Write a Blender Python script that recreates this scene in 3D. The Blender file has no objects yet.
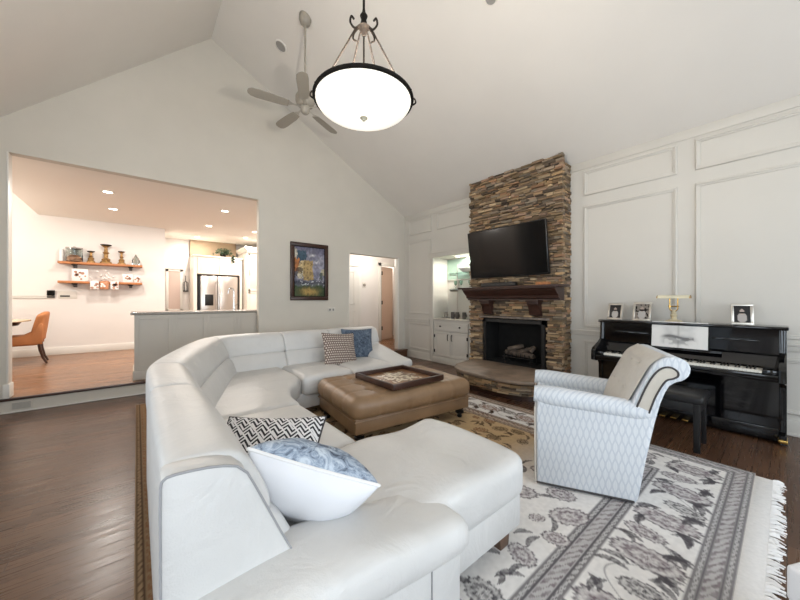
import bpy, bmesh, math, random
import numpy as np
from mathutils import Vector, Matrix, Euler
random.seed(7)
SC = bpy.context.scene
COL = SC.collection
PI = math.pi
R = math.radians

# ------------------------------------------------------------------ camera, world, light, exposure
cam_data = bpy.data.cameras.new('camera')
cam_data.sensor_width = 36.0
cam_data.lens = 36.0 * 319.0 / 800.0
cam_data.clip_start = 0.05
cam = bpy.data.objects.new('camera', cam_data)
COL.objects.link(cam)
cam.location = (0, 0, 1.27)
cam.rotation_euler = (R(90), 0, R(-39.5))
SC.camera = cam

world = bpy.data.worlds.new('world')
world.use_nodes = True
SC.world = world
world.node_tree.nodes['Background'].inputs[0].default_value = (0.75, 0.86, 1.0, 1)
world.node_tree.nodes['Background'].inputs[1].default_value = 1.5

SC.view_settings.view_transform = 'Standard'
SC.view_settings.look = 'None'
SC.view_settings.exposure = 0.0
SC.view_settings.gamma = 1.0
SC.view_settings.use_curve_mapping = False

def area(name, loc, direction, sx, sy, power, color):
    l = bpy.data.lights.new(name, 'AREA')
    l.shape = 'RECTANGLE'; l.size = sx; l.size_y = sy
    l.energy = power; l.color = color
    o = bpy.data.objects.new(name, l)
    COL.objects.link(o)
    o.location = loc
    o.rotation_euler = Vector(direction).to_track_quat('-Z', 'Y').to_euler()
    return o

DAY = (0.80, 0.90, 1.0)
# daylight entering through the windows of the left wall and of the wall behind the camera
LEFT_WINDOWS = [(-1.75, -0.55), (0.25, 1.45), (2.15, 3.35)]
REAR_WINDOWS = [(-1.2, 0.1), (0.7, 2.0), (2.6, 3.9)]
for i, (a, b) in enumerate(LEFT_WINDOWS):
    area('daylight_left', (-1.86, (a + b) / 2, 1.45), (1, 0, 0), b - a - 0.1, 1.6, 24, DAY)
for i, (a, b) in enumerate(REAR_WINDOWS):
    area('daylight_rear', ((a + b) / 2, -2.56, 1.6), (0, 1, 0), b - a - 0.1, 2.1, 56, DAY)

# ------------------------------------------------------------------ helpers
def s2l(c):
    return tuple(((v / 255.0) / 12.92) if v / 255.0 <= 0.04045 else (((v / 255.0) + 0.055) / 1.055) ** 2.4 for v in c)

def wloc(o):
    v = Vector((0, 0, 0))
    while o is not None:
        v = v + o.location
        o = o.parent
    return v

class MB:
    def __init__(self):
        self.bm = bmesh.new()

    def box(self, x0, x1, y0, y1, z0, z1, bev=0.0, seg=2):
        bm = self.bm
        vs = [bm.verts.new((x, y, z)) for z in (z0, z1) for y in (y0, y1) for x in (x0, x1)]
        F = [(0, 2, 3, 1), (4, 5, 7, 6), (0, 1, 5, 4), (2, 6, 7, 3), (0, 4, 6, 2), (1, 3, 7, 5)]
        fs = [bm.faces.new([vs[i] for i in f]) for f in F]
        if bev > 0:
            es = list({e for f in fs for e in f.edges})
            bmesh.ops.bevel(bm, geom=es, offset=bev, segments=seg, profile=0.5, affect='EDGES', clamp_overlap=True)
        return self

    def prism(self, pts, axis, a0, a1, bev=0.0, seg=2):
        """polygon pts extruded along axis ('x': pts are (y,z); 'y': (x,z); 'z': (x,y))"""
        bm = self.bm
        def P(p, a):
            if axis == 'x': return (a, p[0], p[1])
            if axis == 'y': return (p[0], a, p[1])
            return (p[0], p[1], a)
        lo = [bm.verts.new(P(p, a0)) for p in pts]
        hi = [bm.verts.new(P(p, a1)) for p in pts]
        n = len(pts)
        fs = [bm.faces.new(lo[::-1]), bm.faces.new(hi)]
        for i in range(n):
            fs.append(bm.faces.new([lo[i], lo[(i + 1) % n], hi[(i + 1) % n], hi[i]]))
        bmesh.ops.recalc_face_normals(bm, faces=fs)
        if bev > 0:
            es = [e for e in set(fs[0].edges) | set(fs[1].edges)]
            bmesh.ops.bevel(bm, geom=es, offset=bev, segments=seg, profile=0.5, affect='EDGES', clamp_overlap=True)
        return self

    def tube(self, pts, r, n=8, cap=True, closed=False):
        bm = self.bm
        pts = [Vector(p) for p in pts]
        m = len(pts)
        rr = r if isinstance(r, (list, tuple)) else [r] * m
        rings = []
        up = None
        for i, p in enumerate(pts):
            if closed:
                t = pts[(i + 1) % m] - pts[i - 1]
            else:
                t = pts[min(i + 1, m - 1)] - pts[max(i - 1, 0)]
            if t.length < 1e-9: t = Vector((0, 0, 1))
            t.normalize()
            if up is None:
                up = Vector((0, 0, 1)) if abs(t.z) < 0.9 else Vector((1, 0, 0))
            a = t.cross(up)
            if a.length < 1e-6: a = t.orthogonal()
            a.normalize()
            b = a.cross(t); b.normalize()
            up = b
            rings.append([bm.verts.new(p + (a * math.cos(2 * PI * k / n) + b * math.sin(2 * PI * k / n)) * rr[i]) for k in range(n)])
        fs = []
        for i in range(m if closed else m - 1):
            A, B = rings[i], rings[(i + 1) % m]
            for k in range(n):
                fs.append(bm.faces.new([A[k], A[(k + 1) % n], B[(k + 1) % n], B[k]]))
        if cap and not closed:
            fs.append(bm.faces.new(rings[0][::-1])); fs.append(bm.faces.new(rings[-1]))
        bmesh.ops.recalc_face_normals(bm, faces=fs)
        return self

    def lathe(self, prof, c=(0, 0, 0), n=20, ang=2 * PI):
        bm = self.bm
        rings = []
        for r, z in prof:
            if r < 1e-5:
                rings.append([bm.verts.new((c[0], c[1], c[2] + z))])
            else:
                rings.append([bm.verts.new((c[0] + r * math.cos(2 * PI * k / n), c[1] + r * math.sin(2 * PI * k / n), c[2] + z)) for k in range(n)])
        fs = []
        for A, B in zip(rings[:-1], rings[1:]):
            for k in range(n):
                k2 = (k + 1) % n
                if len(A) == 1 and len(B) == 1: continue
                if len(A) == 1: fs.append(bm.faces.new([A[0], B[k2], B[k]]))
                elif len(B) == 1: fs.append(bm.faces.new([A[k], A[k2], B[0]]))
                else: fs.append(bm.faces.new([A[k], A[k2], B[k2], B[k]]))
        bmesh.ops.recalc_face_normals(bm, faces=fs)
        return self

    def cushion(self, x0, x1, y0, y1, z0, z1, r=0.05, puff=(0, 0, 0.02), n=14, fn=None, m=3):
        """rounded, crowned box; fn(x,y,z)->(x,y,z) is applied last"""
        bm = self.bm
        h = [(x1 - x0) / 2, (y1 - y0) / 2, (z1 - z0) / 2]
        c = [(x0 + x1) / 2, (y0 + y1) / 2, (z0 + z1) / 2]
        def ticks(hh):
            rr = min(r, hh)
            edge = [-hh + rr * (1 - math.cos(k / m * PI / 2)) for k in range(m)]
            k = max(2, int(n * (hh - rr) / max(h)) + 1)
            mid = [(-hh + rr) + (2 * (hh - rr)) * i / k for i in range(k + 1)] if hh > rr + 1e-6 else [0.0]
            return edge + mid + [-e for e in edge[::-1]]
        T = [ticks(v) for v in h]
        cache = {}
        def V(i, j, k):
            key = (i, j, k)
            if key in cache: return cache[key]
            p = [T[0][i], T[1][j], T[2][k]]
            q = [0, 0, 0]; d = [0, 0, 0]
            for a in range(3):
                lim = max(h[a] - min(r, h[a]), 0)
                q[a] = max(-lim, min(lim, p[a])); d[a] = p[a] - q[a]
            L = math.sqrt(sum(v * v for v in d))
            if L > 1e-9:
                for a in range(3): q[a] += d[a] / L * min(r, h[a])
            u = [q[a] / h[a] for a in range(3)]
            out = [q[a] + c[a] for a in range(3)]
            if puff[0]: out[0] += u[0] * puff[0] * (1 - u[1] ** 2) * (1 - u[2] ** 2)
            if puff[1]: out[1] += u[1] * puff[1] * (1 - u[0] ** 2) * (1 - u[2] ** 2)
            if puff[2]: out[2] += u[2] * puff[2] * (1 - u[0] ** 4) * (1 - u[1] ** 4)
            if fn: out = fn(*out)
            cache[key] = bm.verts.new(out)
            return cache[key]
        nx, ny, nz = len(T[0]) - 1, len(T[1]) - 1, len(T[2]) - 1
        fs = []
        for i in range(nx):
            for j in range(ny):
                fs.append([V(i, j, 0), V(i, j + 1, 0), V(i + 1, j + 1, 0), V(i + 1, j, 0)])
                fs.append([V(i, j, nz), V(i + 1, j, nz), V(i + 1, j + 1, nz), V(i, j + 1, nz)])
        for i in range(nx):
            for k in range(nz):
                fs.append([V(i, 0, k), V(i + 1, 0, k), V(i + 1, 0, k + 1), V(i, 0, k + 1)])
                fs.append([V(i, ny, k), V(i, ny, k + 1), V(i + 1, ny, k + 1), V(i + 1, ny, k)])
        for j in range(ny):
            for k in range(nz):
                fs.append([V(0, j, k), V(0, j, k + 1), V(0, j + 1, k + 1), V(0, j + 1, k)])
                fs.append([V(nx, j, k), V(nx, j + 1, k), V(nx, j + 1, k + 1), V(nx, j, k + 1)])
        new = []
        for f in fs:
            try: new.append(bm.faces.new(f))
            except ValueError: pass
        return self

    def quad(self, a, b, c, d):
        bm = self.bm
        bm.faces.new([bm.verts.new(p) for p in (a, b, c, d)])
        return self

    def build(self, name, mat, parent=None, local=False, smooth=True, angle=40):
        me = bpy.data.meshes.new(name)
        if parent is not None and not local:
            bmesh.ops.translate(self.bm, verts=self.bm.verts[:], vec=-wloc(parent))
        self.bm.to_mesh(me); self.bm.free()
        me.materials.append(mat)
        if smooth:
            me.shade_smooth()
            me.set_sharp_from_angle(angle=R(angle))
        o = bpy.data.objects.new(name, me)
        COL.objects.link(o)
        if parent is not None: o.parent = parent
        return o

def pt(name, mb, mat, parent, **k):
    return mb.build(name, mat, parent, **k)

def tag(o, label, cat, group=None):
    o['label'] = label; o['category'] = cat
    if group: o['group'] = group
    return o

def thing(name, label, cat, loc=(0, 0, 0), rot=(0, 0, 0), group=None):
    o = bpy.data.objects.new(name, None)
    o.empty_display_size = 0.1
    COL.objects.link(o)
    o.location = loc; o.rotation_euler = rot
    return tag(o, label, cat, group)

def single(name, mb, mat, label, cat, loc=(0, 0, 0), rot=(0, 0, 0), group=None, **k):
    """a thing that is one mesh, written in coordinates about its base"""
    o = mb.build(name, mat, None, **k)
    o.location = loc; o.rotation_euler = rot
    return tag(o, label, cat, group)

def struct(name, mb, mat, **k):
    o = mb.build(name, mat, None, **k)
    o['kind'] = 'structure'
    return o

def dup(root, loc, rot=None, label=None):
    r = root.copy(); COL.objects.link(r); r.location = loc
    if rot is not None: r.rotation_euler = rot
    if label: r['label'] = label
    for ch in list(root.children):
        c = ch.copy(); COL.objects.link(c); c.parent = r
        for g in list(ch.children):
            d = g.copy(); COL.objects.link(d); d.parent = c
    return r

# ------------------------------------------------------------------ materials
def newmat(name):
    m = bpy.data.materials.new(name); m.use_nodes = True
    nt = m.node_tree
    return m, nt.nodes, nt.links, nt.nodes['Principled BSDF']

def ramp(N, stops):
    r = N.new('ShaderNodeValToRGB')
    while len(r.color_ramp.elements) < len(stops): r.color_ramp.elements.new(0.5)
    for e, (p, c) in zip(r.color_ramp.elements, stops):
        e.position = p; e.color = (*c, 1) if len(c) == 3 else c
    return r

def plain(name, rgb, rough=0.5, metal=0.0, var=0.0, scale=20.0, bump=0.0, bscale=200.0, coat=0.0, stretch=None, spec=None):
    m, N, L, B = newmat(name)
    c = s2l(rgb)
    B.inputs['Base Color'].default_value = (*c, 1)
    B.inputs['Roughness'].default_value = rough
    B.inputs['Metallic'].default_value = metal
    if coat: B.inputs['Coat Weight'].default_value = coat
    if spec is not None: B.inputs['Specular IOR Level'].default_value = spec
    tc = N.new('ShaderNodeTexCoord')
    vec = tc.outputs['Object']
    if stretch:
        mp = N.new('ShaderNodeMapping'); mp.inputs['Scale'].default_value = stretch
        L.new(vec, mp.inputs['Vector']); vec = mp.outputs['Vector']
    if var > 0:
        n = N.new('ShaderNodeTexNoise'); n.inputs['Scale'].default_value = scale; n.inputs['Detail'].default_value = 4
        L.new(vec, n.inputs['Vector'])
        r = ramp(N, [(0.3, tuple(v * (1 - var) for v in c)), (0.7, tuple(min(1, v * (1 + var)) for v in c))])
        L.new(n.outputs['Fac'], r.inputs['Fac']); L.new(r.outputs['Color'], B.inputs['Base Color'])
    if bump > 0:
        n2 = N.new('ShaderNodeTexNoise'); n2.inputs['Scale'].default_value = bscale; n2.inputs['Detail'].default_value = 3
        L.new(vec, n2.inputs['Vector'])
        b = N.new('ShaderNodeBump'); b.inputs['Strength'].default_value = bump; b.inputs['Distance'].default_value = 0.01
        L.new(n2.outputs['Fac'], b.inputs['Height']); L.new(b.outputs['Normal'], B.inputs['Normal'])
    return m

def emit(name, rgb, strength):
    m, N, L, B = newmat(name)
    B.inputs['Base Color'].default_value = (*s2l(rgb), 1)
    B.inputs['Emission Color'].default_value = (*s2l(rgb), 1)
    B.inputs['Emission Strength'].default_value = strength
    return m

def attr_mat(name, rough=0.8, bump=0.0, bscale=60.0, spec=0.3):
    m, N, L, B = newmat(name)
    a = N.new('ShaderNodeAttribute'); a.attribute_name = 'Col'
    L.new(a.outputs['Color'], B.inputs['Base Color'])
    B.inputs['Roughness'].default_value = rough
    B.inputs['Specular IOR Level'].default_value = spec
    if bump > 0:
        tc = N.new('ShaderNodeTexCoord')
        n2 = N.new('ShaderNodeTexNoise'); n2.inputs['Scale'].default_value = bscale; n2.inputs['Detail'].default_value = 5
        L.new(tc.outputs['Object'], n2.inputs['Vector'])
        b = N.new('ShaderNodeBump'); b.inputs['Strength'].default_value = bump; b.inputs['Distance'].default_value = 0.01
        L.new(n2.outputs['Fac'], b.inputs['Height']); L.new(b.outputs['Normal'], B.inputs['Normal'])
    return m

def planks(name, c1, c2, mortar, rough, width=1.3, row=0.083, grain=0.35):
    m, N, L, B = newmat(name)
    tc = N.new('ShaderNodeTexCoord')
    br = N.new('ShaderNodeTexBrick')
    br.inputs['Scale'].default_value = 1.0
    br.inputs['Brick Width'].default_value = width
    br.inputs['Row Height'].default_value = row
    br.inputs['Mortar Size'].default_value = 0.0016
    br.inputs['Mortar Smooth'].default_value = 0.3
    br.inputs['Color1'].default_value = (*s2l(c1), 1)
    br.inputs['Color2'].default_value = (*s2l(c2), 1)
    br.inputs['Mortar'].default_value = (*s2l(mortar), 1)
    br.offset = 0.37; br.offset_frequency = 2
    L.new(tc.outputs['Object'], br.inputs['Vector'])
    mp = N.new('ShaderNodeMapping'); mp.inputs['Scale'].default_value = (1.6, 46, 1)
    L.new(tc.outputs['Object'], mp.inputs['Vector'])
    n = N.new('ShaderNodeTexNoise'); n.inputs['Scale'].default_value = 1.6; n.inputs['Detail'].default_value = 6; n.inputs['Roughness'].default_value = 0.65
    L.new(mp.outputs['Vector'], n.inputs['Vector'])
    r = ramp(N, [(0.3, (1 - grain,) * 3), (0.7, (1 + grain * 0.6,) * 3)])
    L.new(n.outputs['Fac'], r.inputs['Fac'])
    mx = N.new('ShaderNodeMix'); mx.data_type = 'RGBA'; mx.blend_type = 'MULTIPLY'; mx.inputs[0].default_value = 1.0
    L.new(br.outputs['Color'], mx.inputs[6]); L.new(r.outputs['Color'], mx.inputs[7])
    L.new(mx.outputs[2], B.inputs['Base Color'])
    rr = ramp(N, [(0.3, (rough - 0.06,) * 3), (0.7, (rough + 0.1,) * 3)])
    L.new(n.outputs['Fac'], rr.inputs['Fac']); L.new(rr.outputs['Color'], B.inputs['Roughness'])
    b = N.new('ShaderNodeBump'); b.inputs['Strength'].default_value = 0.25; b.inputs['Distance'].default_value = 0.003
    L.new(br.outputs['Fac'], b.inputs['Height']); b.invert = True
    L.new(b.outputs['Normal'], B.inputs['Normal'])
    return m

def leather_mat(name, rgb):
    m, N, L, B = newmat(name)
    c = s2l(rgb)
    tc = N.new('ShaderNodeTexCoord')
    n = N.new('ShaderNodeTexNoise'); n.inputs['Scale'].default_value = 4; n.inputs['Detail'].default_value = 3
    L.new(tc.outputs['Object'], n.inputs['Vector'])
    r = ramp(N, [(0.3, tuple(v * .96 for v in c)), (0.7, tuple(v * 1.03 for v in c))])
    L.new(n.outputs['Fac'], r.inputs['Fac']); L.new(r.outputs['Color'], B.inputs['Base Color'])
    B.inputs['Roughness'].default_value = 0.42
    w = N.new('ShaderNodeTexNoise'); w.inputs['Scale'].default_value = 5.5; w.inputs['Detail'].default_value = 4; w.inputs['Distortion'].default_value = 1.2
    L.new(tc.outputs['Object'], w.inputs['Vector'])
    b1 = N.new('ShaderNodeBump'); b1.inputs['Strength'].default_value = 0.35; b1.inputs['Distance'].default_value = 0.03
    L.new(w.outputs['Fac'], b1.inputs['Height'])
    g = N.new('ShaderNodeTexNoise'); g.inputs['Scale'].default_value = 240; g.inputs['Detail'].default_value = 3
    L.new(tc.outputs['Object'], g.inputs['Vector'])
    b2 = N.new('ShaderNodeBump'); b2.inputs['Strength'].default_value = 0.10; b2.inputs['Distance'].default_value = 0.01
    L.new(g.outputs['Fac'], b2.inputs['Height']); L.new(b1.outputs['Normal'], b2.inputs['Normal']); L.new(b2.outputs['Normal'], B.inputs['Normal'])
    return m

M = {}
M['wall'] = plain('wall_paint', (206, 199, 187), 0.75, var=0.02, scale=3, bump=0.03, bscale=300)
M['ceiling'] = plain('ceiling_paint', (224, 218, 210), 0.8, var=0.015, scale=2)
M['panel'] = plain('panel_paint', (207, 202, 193), 0.5, var=0.015, scale=2)
M['kwall'] = plain('kitchen_wall_paint', (228, 222, 216), 0.7, var=0.015, scale=2)
M['kceil'] = plain('kitchen_ceiling_paint', (240, 234, 226), 0.8)
M['white'] = plain('white_gloss_paint', (226, 222, 214), 0.4)
M['floor'] = planks('dark_oak_planks', (96, 67, 47), (71, 48, 34), (28, 19, 13), 0.28, grain=0.2)
M['kfloor'] = planks('honey_oak_planks', (142, 98, 64), (118, 80, 50), (70, 46, 28), 0.26)
M['leather'] = leather_mat('pale_leather', (206, 204, 201))
M['seam'] = plain('grey_seam', (150, 149, 150), 0.6)
M['tan'] = plain('tan_leather', (138, 110, 82), 0.40, var=0.14, scale=6, bump=0.12, bscale=160)
M['darkwood'] = plain('dark_wood', (58, 34, 24), 0.35, var=0.3, scale=8, stretch=(1, 1, 6))
M['mantelwood'] = plain('mahogany_wood', (54, 30, 22), 0.4, var=0.3, scale=5, stretch=(6, 1, 8))
M['footwood'] = plain('brown_foot_wood', (96, 74, 60), 0.5, var=0.2, scale=20)
M['pblack'] = plain('piano_black', (6, 6, 8), 0.08, coat=0.15)
M['black'] = plain('satin_black', (11, 10, 11), 0.4)
M['mattblack'] = plain('soot_black', (15, 14, 13), 0.9, var=0.4, scale=12)
M['ivory'] = plain('ivory_keys', (232, 228, 218), 0.25)
M['brass'] = plain('brass', (196, 160, 92), 0.25, metal=1.0)
M['bronze'] = plain('dark_bronze', (22, 17, 13), 0.7, metal=0.0, spec=0.15, var=0.3, scale=30)
M['steel'] = plain('stainless_steel', (208, 200, 194), 0.28, metal=1.0, var=0.05, scale=6, stretch=(40, 1, 1))
M['chrome'] = plain('chrome', (210, 210, 210), 0.1, metal=1.0)
M['fanwhite'] = plain('fan_white', (150, 143, 131), 0.45)
M['granite'] = plain('granite', (150, 142, 132), 0.2, var=0.35, scale=90)
M['cabinet'] = plain('greige_cabinet', (192, 184, 172), 0.5)
M['kcab'] = plain('cream_cabinet', (234, 226, 214), 0.45)
M['orange'] = plain('camel_upholstery', (176, 112, 64), 0.6, var=0.1, scale=8)
M['shelfwood'] = plain('rustic_shelf_wood', (178, 116, 70), 0.55, var=0.25, scale=7, stretch=(1, 8, 8))
M['green'] = plain('leaf_green', (38, 62, 34), 0.55, var=0.4, scale=25)
M['slate'] = plain('hearth_slate', (128, 110, 94), 0.5, var=0.3, scale=5, bump=0.3, bscale=14)
M['log'] = plain('ceramic_log', (92, 80, 70), 0.9, var=0.5, scale=14, bump=0.5, bscale=30)
M['paper'] = plain('white_paper', (230, 228, 224), 0.7)
M['lampcream'] = plain('cream_lamp_enamel', (224, 216, 188), 0.35)
M['silver'] = plain('silver_frame', (196, 190, 180), 0.3, metal=0.7)
M['mirror'] = plain('mirror', (178, 204, 192), 0.30, metal=0.8)
M['screen'] = plain('screen', (6, 6, 8), 0.12, spec=0.3)
M['bezel'] = plain('bezel_black', (14, 14, 15), 0.3)
M['plasticwhite'] = plain('white_plastic', (214, 208, 198), 0.4)
M['plasticgrey'] = plain('grey_grille', (150, 146, 140), 0.6)
M['fringe'] = plain('fringe_cotton', (232, 230, 228), 0.9)
M['piping_w'] = plain('white_piping', (232, 230, 228), 0.7)
M['piping_d'] = plain('dark_piping', (52, 48, 50), 0.7)
M['clothw'] = plain('white_pillow_cloth', (226, 226, 229), 0.8, bump=0.05, bscale=400)
M['welt'] = plain('charcoal_welt', (66, 62, 62), 0.8)
M['beigefab'] = plain('beige_fabric', (196, 188, 176), 0.85, bump=0.1, bscale=500, var=0.03, scale=30)
M['backfab'] = plain('pale_back_fabric', (206, 201, 193), 0.85, bump=0.1, bscale=500, var=0.03, scale=30)
M['pinkpanel'] = plain('pale_door_paint', (216, 186, 164), 0.5)
M['stool'] = plain('white_stool_leather', (228, 228, 230), 0.5)
M['navy'] = plain('navy_pot', (92, 86, 82), 0.3)
M['candle'] = plain('aged_candle_metal', (150, 116, 70), 0.45, metal=0.5, var=0.4, scale=30)
M['copper'] = plain('rust_glaze', (186, 128, 92), 0.5, var=0.3, scale=40)
M['redbrown'] = plain('red_brown_glaze', (172, 128, 106), 0.5)

def glassmat(name, rgb, rough=0.02):
    m, N, L, B = newmat(name)
    B.inputs['Base Color'].default_value = (*s2l(rgb), 1)
    B.inputs['Transmission Weight'].default_value = 1.0
    B.inputs['Roughness'].default_value = rough
    B.inputs['IOR'].default_value = 1.45
    return m
M['glass'] = glassmat('clear_glass', (240, 246, 244))
M['glassgreen'] = glassmat('shelf_glass', (212, 236, 226))

def chev_mat(name, dark, light, kind):
    m, N, L, B = newmat(name)
    tc = N.new('ShaderNodeTexCoord'); sp = N.new('ShaderNodeSeparateXYZ')
    L.new(tc.outputs['Object'], sp.inputs[0])
    def mth(op, a, b=None, c=None):
        n = N.new('ShaderNodeMath'); n.operation = op
        for i, v in enumerate((a, b, c)):
            if v is None: continue
            if isinstance(v, (int, float)): n.inputs[i].default_value = v
            else: L.new(v, n.inputs[i])
        return n.outputs[0]
    X, Y, Z = sp.outputs[0], sp.outputs[1], sp.outputs[2]
    B.inputs['Roughness'].default_value = 0.85
    if kind == 'chevron':
        zx = mth('PINGPONG', mth('ADD', X, 1.0), 0.030)
        cell = mth('PINGPONG', mth('ADD', mth('MULTIPLY_ADD', zx, 1.2, Y), 1.0), 0.0135)
        f1 = mth('GREATER_THAN', cell, 0.0066)
        # break the bars into a lattice
        zx2 = mth('PINGPONG', mth('ADD', mth('ADD', X, Y), 1.0), 0.034)
        f2 = mth('GREATER_THAN', zx2, 0.0055)
        fac = mth('MULTIPLY', f1, f2)
    elif kind == 'dots':
        a = mth('MULTIPLY', mth('ADD', X, 1.0), 38.0)
        b = mth('MULTIPLY', mth('ADD', Y, 1.0), 33.0)
        row = mth('FLOOR', b)
        a2 = mth('ADD', a, mth('MULTIPLY', mth('MODULO', row, 2.0), 0.5))
        dx = mth('SUBTRACT', mth('FRACT', a2), 0.5); dy = mth('SUBTRACT', mth('FRACT', b), 0.5)
        d = mth('SQRT', mth('ADD', mth('MULTIPLY', dx, dx), mth('MULTIPLY', dy, dy)))
        fac = mth('GREATER_THAN', d, 0.31)
    elif kind == 'ogee':
        h = mth('ADD', mth('ADD', X, Y), 5.0)
        w = mth('MULTIPLY', mth('SINE', mth('MULTIPLY', Z, 2 * PI / 0.12)), 0.008)
        l1 = mth('PINGPONG', mth('ADD', h, w), 0.0175)
        l2 = mth('PINGPONG', mth('ADD', mth('SUBTRACT', h, w), 0.0175), 0.0175)
        f1 = mth('LESS_THAN', l1, 0.0045); f2 = mth('LESS_THAN', l2, 0.0045)
        fac = mth('MAXIMUM', f1, f2)
        st = mth('PINGPONG', h, 0.006)
        fac = mth('MULTIPLY', mth('MAXIMUM', fac, mth('MULTIPLY', mth('GREATER_THAN', st, 0.0045), 0.35)), 0.9)
    mx = N.new('ShaderNodeMix'); mx.data_type = 'RGBA'
    mx.inputs[6].default_value = (*s2l(light), 1); mx.inputs[7].default_value = (*s2l(dark), 1)
    L.new(fac, mx.inputs[0])
    L.new(mx.outputs[2], B.inputs['Base Color'])
    n2 = N.new('ShaderNodeTexNoise'); n2.inputs['Scale'].default_value = 350
    L.new(tc.outputs['Object'], n2.inputs['Vector'])
    b_ = N.new('ShaderNodeBump'); b_.inputs['Strength'].default_value = 0.15; b_.inputs['Distance'].default_value = 0.004
    L.new(n2.outputs['Fac'], b_.inputs['Height']); L.new(b_.outputs['Normal'], B.inputs['Normal'])
    return m
M['chevron'] = chev_mat('chevron_weave', (34, 32, 38), (222, 220, 220), 'chevron')
M['dots'] = chev_mat('dotted_weave', (112, 94, 86), (206, 194, 182), 'dots')
M['ogee'] = chev_mat('ogee_fabric', (192, 197, 204), (212, 215, 218), 'ogee')

def velvet(name, c1, c2, c3, scale):
    m, N, L, B = newmat(name)
    tc = N.new('ShaderNodeTexCoord')
    n = N.new('ShaderNodeTexNoise'); n.inputs['Scale'].default_value = scale; n.inputs['Detail'].default_value = 7; n.inputs['Roughness'].default_value = 0.7
    n.inputs['Distortion'].default_value = 1.5
    L.new(tc.outputs['Object'], n.inputs['Vector'])
    r = ramp(N, [(0.36, s2l(c1)), (0.5, s2l(c2)), (0.62, s2l(c3))])
    L.new(n.outputs['Fac'], r.inputs['Fac']); L.new(r.outputs['Color'], B.inputs['Base Color'])
    B.inputs['Roughness'].default_value = 0.75
    return m
M['bluevelvet'] = velvet('blue_grey_velvet', (64, 74, 92), (150, 164, 182), (196, 206, 216), 16)
M['bluefab'] = velvet('slate_blue_velvet', (44, 54, 68), (78, 92, 110), (112, 124, 138), 20)

# ------------------------------------------------------------------ coloured grids (woven / painted patterns)
def color_grid(name, xs, ys, func, mat, parent=None, to=None):
    """grid of points (xs × ys) with a colour per point; to(x,y)->(X,Y,Z)"""
    xs = np.asarray(xs, float); ys = np.asarray(ys, float)
    nx, ny = len(xs), len(ys)
    gx, gy = np.meshgrid(xs, ys)
    X, Y, Z = to(gx, gy)
    co = np.stack([X, Y, Z], -1).reshape(-1, 3)
    idx = np.arange(nx * ny).reshape(ny, nx)
    q = np.stack([idx[:-1, :-1], idx[:-1, 1:], idx[1:, 1:], idx[1:, :-1]], -1).reshape(-1, 4)
    me = bpy.data.meshes.new(name)
    me.vertices.add(len(co)); me.vertices.foreach_set('co', co.ravel())
    me.loops.add(q.size); me.loops.foreach_set('vertex_index', q.ravel())
    me.polygons.add(len(q))
    me.polygons.foreach_set('loop_start', np.arange(0, q.size, 4))
    me.update(calc_edges=True)
    col = func(gx, gy)
    rgba = np.ones((nx * ny, 4)); rgba[:, :3] = col.reshape(-1, 3)
    at = me.color_attributes.new('Col', 'FLOAT_COLOR', 'POINT')
    at.data.foreach_set('color', rgba.ravel())
    me.materials.append(mat)
    me.shade_smooth()
    o = bpy.data.objects.new(name, me)
    COL.objects.link(o)
    if parent is not None: o.parent = parent
    return o

def L3(c):
    return np.array(s2l(c))

def mixc(base, col, m):
    return base * (1 - m[..., None]) + np.asarray(col) * m[..., None]

def vnoise(x, y, seed=0):
    rs = np.random.RandomState(seed); G = rs.rand(64, 64)
    xi = np.floor(x).astype(int); yi = np.floor(y).astype(int)
    fx = x - xi; fy = y - yi
    fx = fx * fx * (3 - 2 * fx); fy = fy * fy * (3 - 2 * fy)
    g = lambda a, b: G[a % 64, b % 64]
    return (g(xi, yi) * (1 - fx) * (1 - fy) + g(xi + 1, yi) * fx * (1 - fy) + g(xi, yi + 1) * (1 - fx) * fy + g(xi + 1, yi + 1) * fx * fy)

def sstep(a, b, x):
    t = np.clip((x - a) / (b - a), 0, 1)
    return t * t * (3 - 2 * t)

def catmull_3(P, n=6):
    P = [Vector(p) for p in P]
    Q = [P[0] * 2 - P[1]] + P + [P[-1] * 2 - P[-2]]
    out = []
    for i in range(1, len(Q) - 2):
        a, b_, c, d = Q[i - 1], Q[i], Q[i + 1], Q[i + 2]
        for k in range(n):
            t = k / n
            out.append(0.5 * ((2 * b_) + (c - a) * t + (2 * a - 5 * b_ + 4 * c - d) * t * t + (3 * b_ - a - 3 * c + d) * t ** 3))
    out.append(P[-1])
    return out
# ------------------------------------------------------------------ the setting
WX, BY = 4.73, 5.55            # right wall plane, back wall plane
AX, AZ = 0.87, 5.24            # ridge
def ceil_z(x):
    return AZ - 0.539 * (x - AX) if x > AX else AZ - 0.953 * (AX - x)
LX, RY = -1.9, -2.62
KZ = 0.167

b = MB(); b.box(LX - 0.1, WX + 0.6, RY - 0.1, BY + 0.02, -0.1, 0.0)
struct('floor', b, M['floor'], smooth=False)
b = MB()
b.box(-4.2, 3.2, BY + 0.004, 10.8, 0.145, KZ)
struct('floor_kitchen', b, M['kfloor'], smooth=False)
b = MB(); b.box(3.2, 6.3, BY + .004, 8.4, 0.135, KZ)
struct('floor_hall', b, M['kfloor'], smooth=False)
b = MB()
b.box(-1.9, 1.9, BY - 0.025, BY + 0.02, KZ - 0.028, KZ + 0.001, bev=0.006)
struct('trim_nosing', b, M['darkwood'])
b = MB(); b.box(-1.9, 1.9, BY - 0.02, BY - 0.001, 0.0, 0.018, bev=0.006)
struct('trim_shoe', b, M['white'])
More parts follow.
